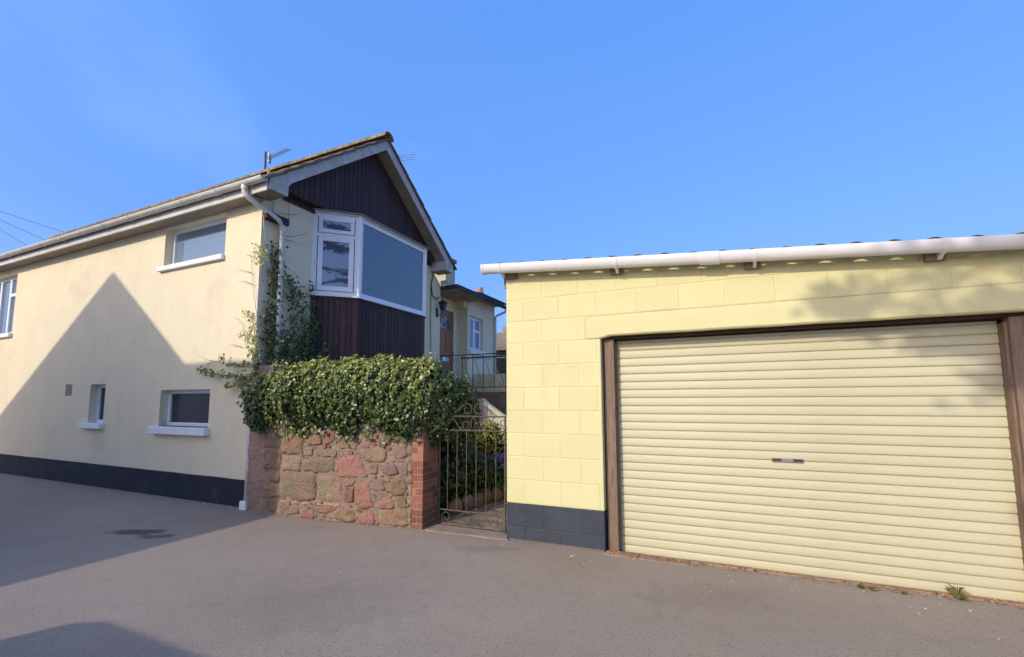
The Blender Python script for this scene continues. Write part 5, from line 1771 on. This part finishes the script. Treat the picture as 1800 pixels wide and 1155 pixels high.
# ================================================================== out of frame behind the camera: what casts the shade
nb = thing('neighbour_house', 'gabled rendered house across the lane behind the viewer', 'house', H_LOC, H_RZ)
q = MB()
q.prism([(-10.7, 0), (-4.0, 0), (-4.0, 5.85), (-6.23, 7.54), (-10.7, 4.62)], 'y', -13.0, -7.0)
q.build('main_wall', M_BRICKW, nb)
q = MB(); q.box(-3.999, -2.06, -8.0, -7.0, 0, 5.89); q.build('side_wing', M_BRICKW, nb)
q = MB(); q.box(-3.2, -1.15, -12.0, -5.5, 0, 3.02); q.build('low_wing', M_BRICKW, nb)
q = MB(); q.prism([(-10.9, 4.55), (-6.23, 7.60), (-3.9, 5.83), (-3.9, 5.93), (-6.23, 7.70), (-10.9, 4.65)], 'y', -13.1, -7.25); q.build('roof', M_TILE, nb)
van = thing('parked_van', 'silver van parked beside the neighbouring house behind the viewer', 'van', (0, 0, 0))
van.location = FH @ Vector((1.55, -8.3, 0)); van.rotation_euler = (0, 0, H_RZ)
q = MB(); q.prism([(-.95, .35), (.95, .35), (.95, 1.4), (.86, 2.0), (.70, 2.06), (-.70, 2.06), (-.86, 2.0), (-.95, 1.4)], 'y', -2.3, 2.25)
q.build('body', M_VAN, van, bevel=.03)
q = MB(); q.box(-.7, .7, 2.24, 2.27, 1.25, 1.8); q.build('rear_window', M_GLASS, van)
for sx in (-.82, .82):
    for sy in (-1.5, 1.4):
        q = MB(); q.tube([(sx - .1, sy, .33), (sx + .1, sy, .33)], .33, 18); wh = q.build('wheel', M_RUBBER, van)
        q = MB(); q.tube([(sx - .105, sy, .33), (sx + .105, sy, .33)], .19, 14); q.build('rim', M_CHROME, wh)
tree = thing('cedar_tree', 'tall layered cedar behind the viewer reflected in the bay window', 'tree', (0.4, -6.6, 0))
q = MB(); q.tube([(0, 0, 0), (.1, .05, 3), (0, .1, 6), (.05, 0, 9.5), (0, 0, 13)], .38, 10, r1=.05); q.build('trunk', M_BARK, tree)
r6 = random.Random(77)
BR = MB(); ND = MB()
def spray(base, az, ln, lift, dens=1.0):
    d = Vector((math.cos(az), math.sin(az), lift)).normalized()
    sd_ = d.cross(Vector((0, 0, 1))).normalized()
    pts = [base + d * ln * t + Vector((0, 0, .25 * ln * (t - t * t) - .12 * ln * t * t)) for t in [i / 6 for i in range(7)]]
    BR.tube(pts, .06, 5, r1=.012)
    for k in range(int(ln * 26 * dens)):
        t = .28 + .72 * math.sqrt(r6.random())
        i = min(5, int(t * 6)); p = pts[i].lerp(pts[i + 1], t * 6 - i)
        side = r6.choice((-1, 1)) * r6.uniform(.05, .42) * ln * .42 * (1.15 - t)
        c = p + sd_ * side + Vector((0, 0, r6.uniform(-.06, .05)))
        for j in range(5):
            q_ = c + Vector((r6.gauss(0, .10), r6.gauss(0, .10), r6.gauss(0, .035)))
            leaf_xf(ND, q_, Vector((0, 0, 1)) + rand_dir(r6) * .5, r6.uniform(.09, .17), r6.random(), r6)
zb = 5.6
k = 0
while zb < 12.5:
    for j in range(3):
        az = k * 2.399 + r6.uniform(-.3, .3)
        ln = (4.2 * (1 - (zb - 5.6) / 9.0)) * r6.uniform(.75, 1.05)
        spray(Vector((0, 0, zb + r6.uniform(-.2, .2))), az, ln, r6.uniform(.0, .15))
        k += 1
    zb += .75
# low boughs reaching over the lane
spray(Vector((0, 0, 7.0)), R(130), 4.9, .02, .9)
spray(Vector((0, 0, 7.35)), R(135), 5.6, .015, .45)
spray(Vector((0, 0, 6.4)), R(155), 4.6, .10, 1.2)
spray(Vector((0, 0, 7.0)), R(140), 4.6, .05, 1.1)
spray(Vector((0, 0, 5.9)), R(125), 3.6, .12, .9)
BR.build('branches', M_BARK, tree, kind='stuff')
ND.build('foliage', M_NEEDLE, tree, kind='stuff')

print('objects', len(bpy.data.objects), 'tris', sum(len(p.vertices) - 2 for m_ in bpy.data.meshes for p in m_.polygons))
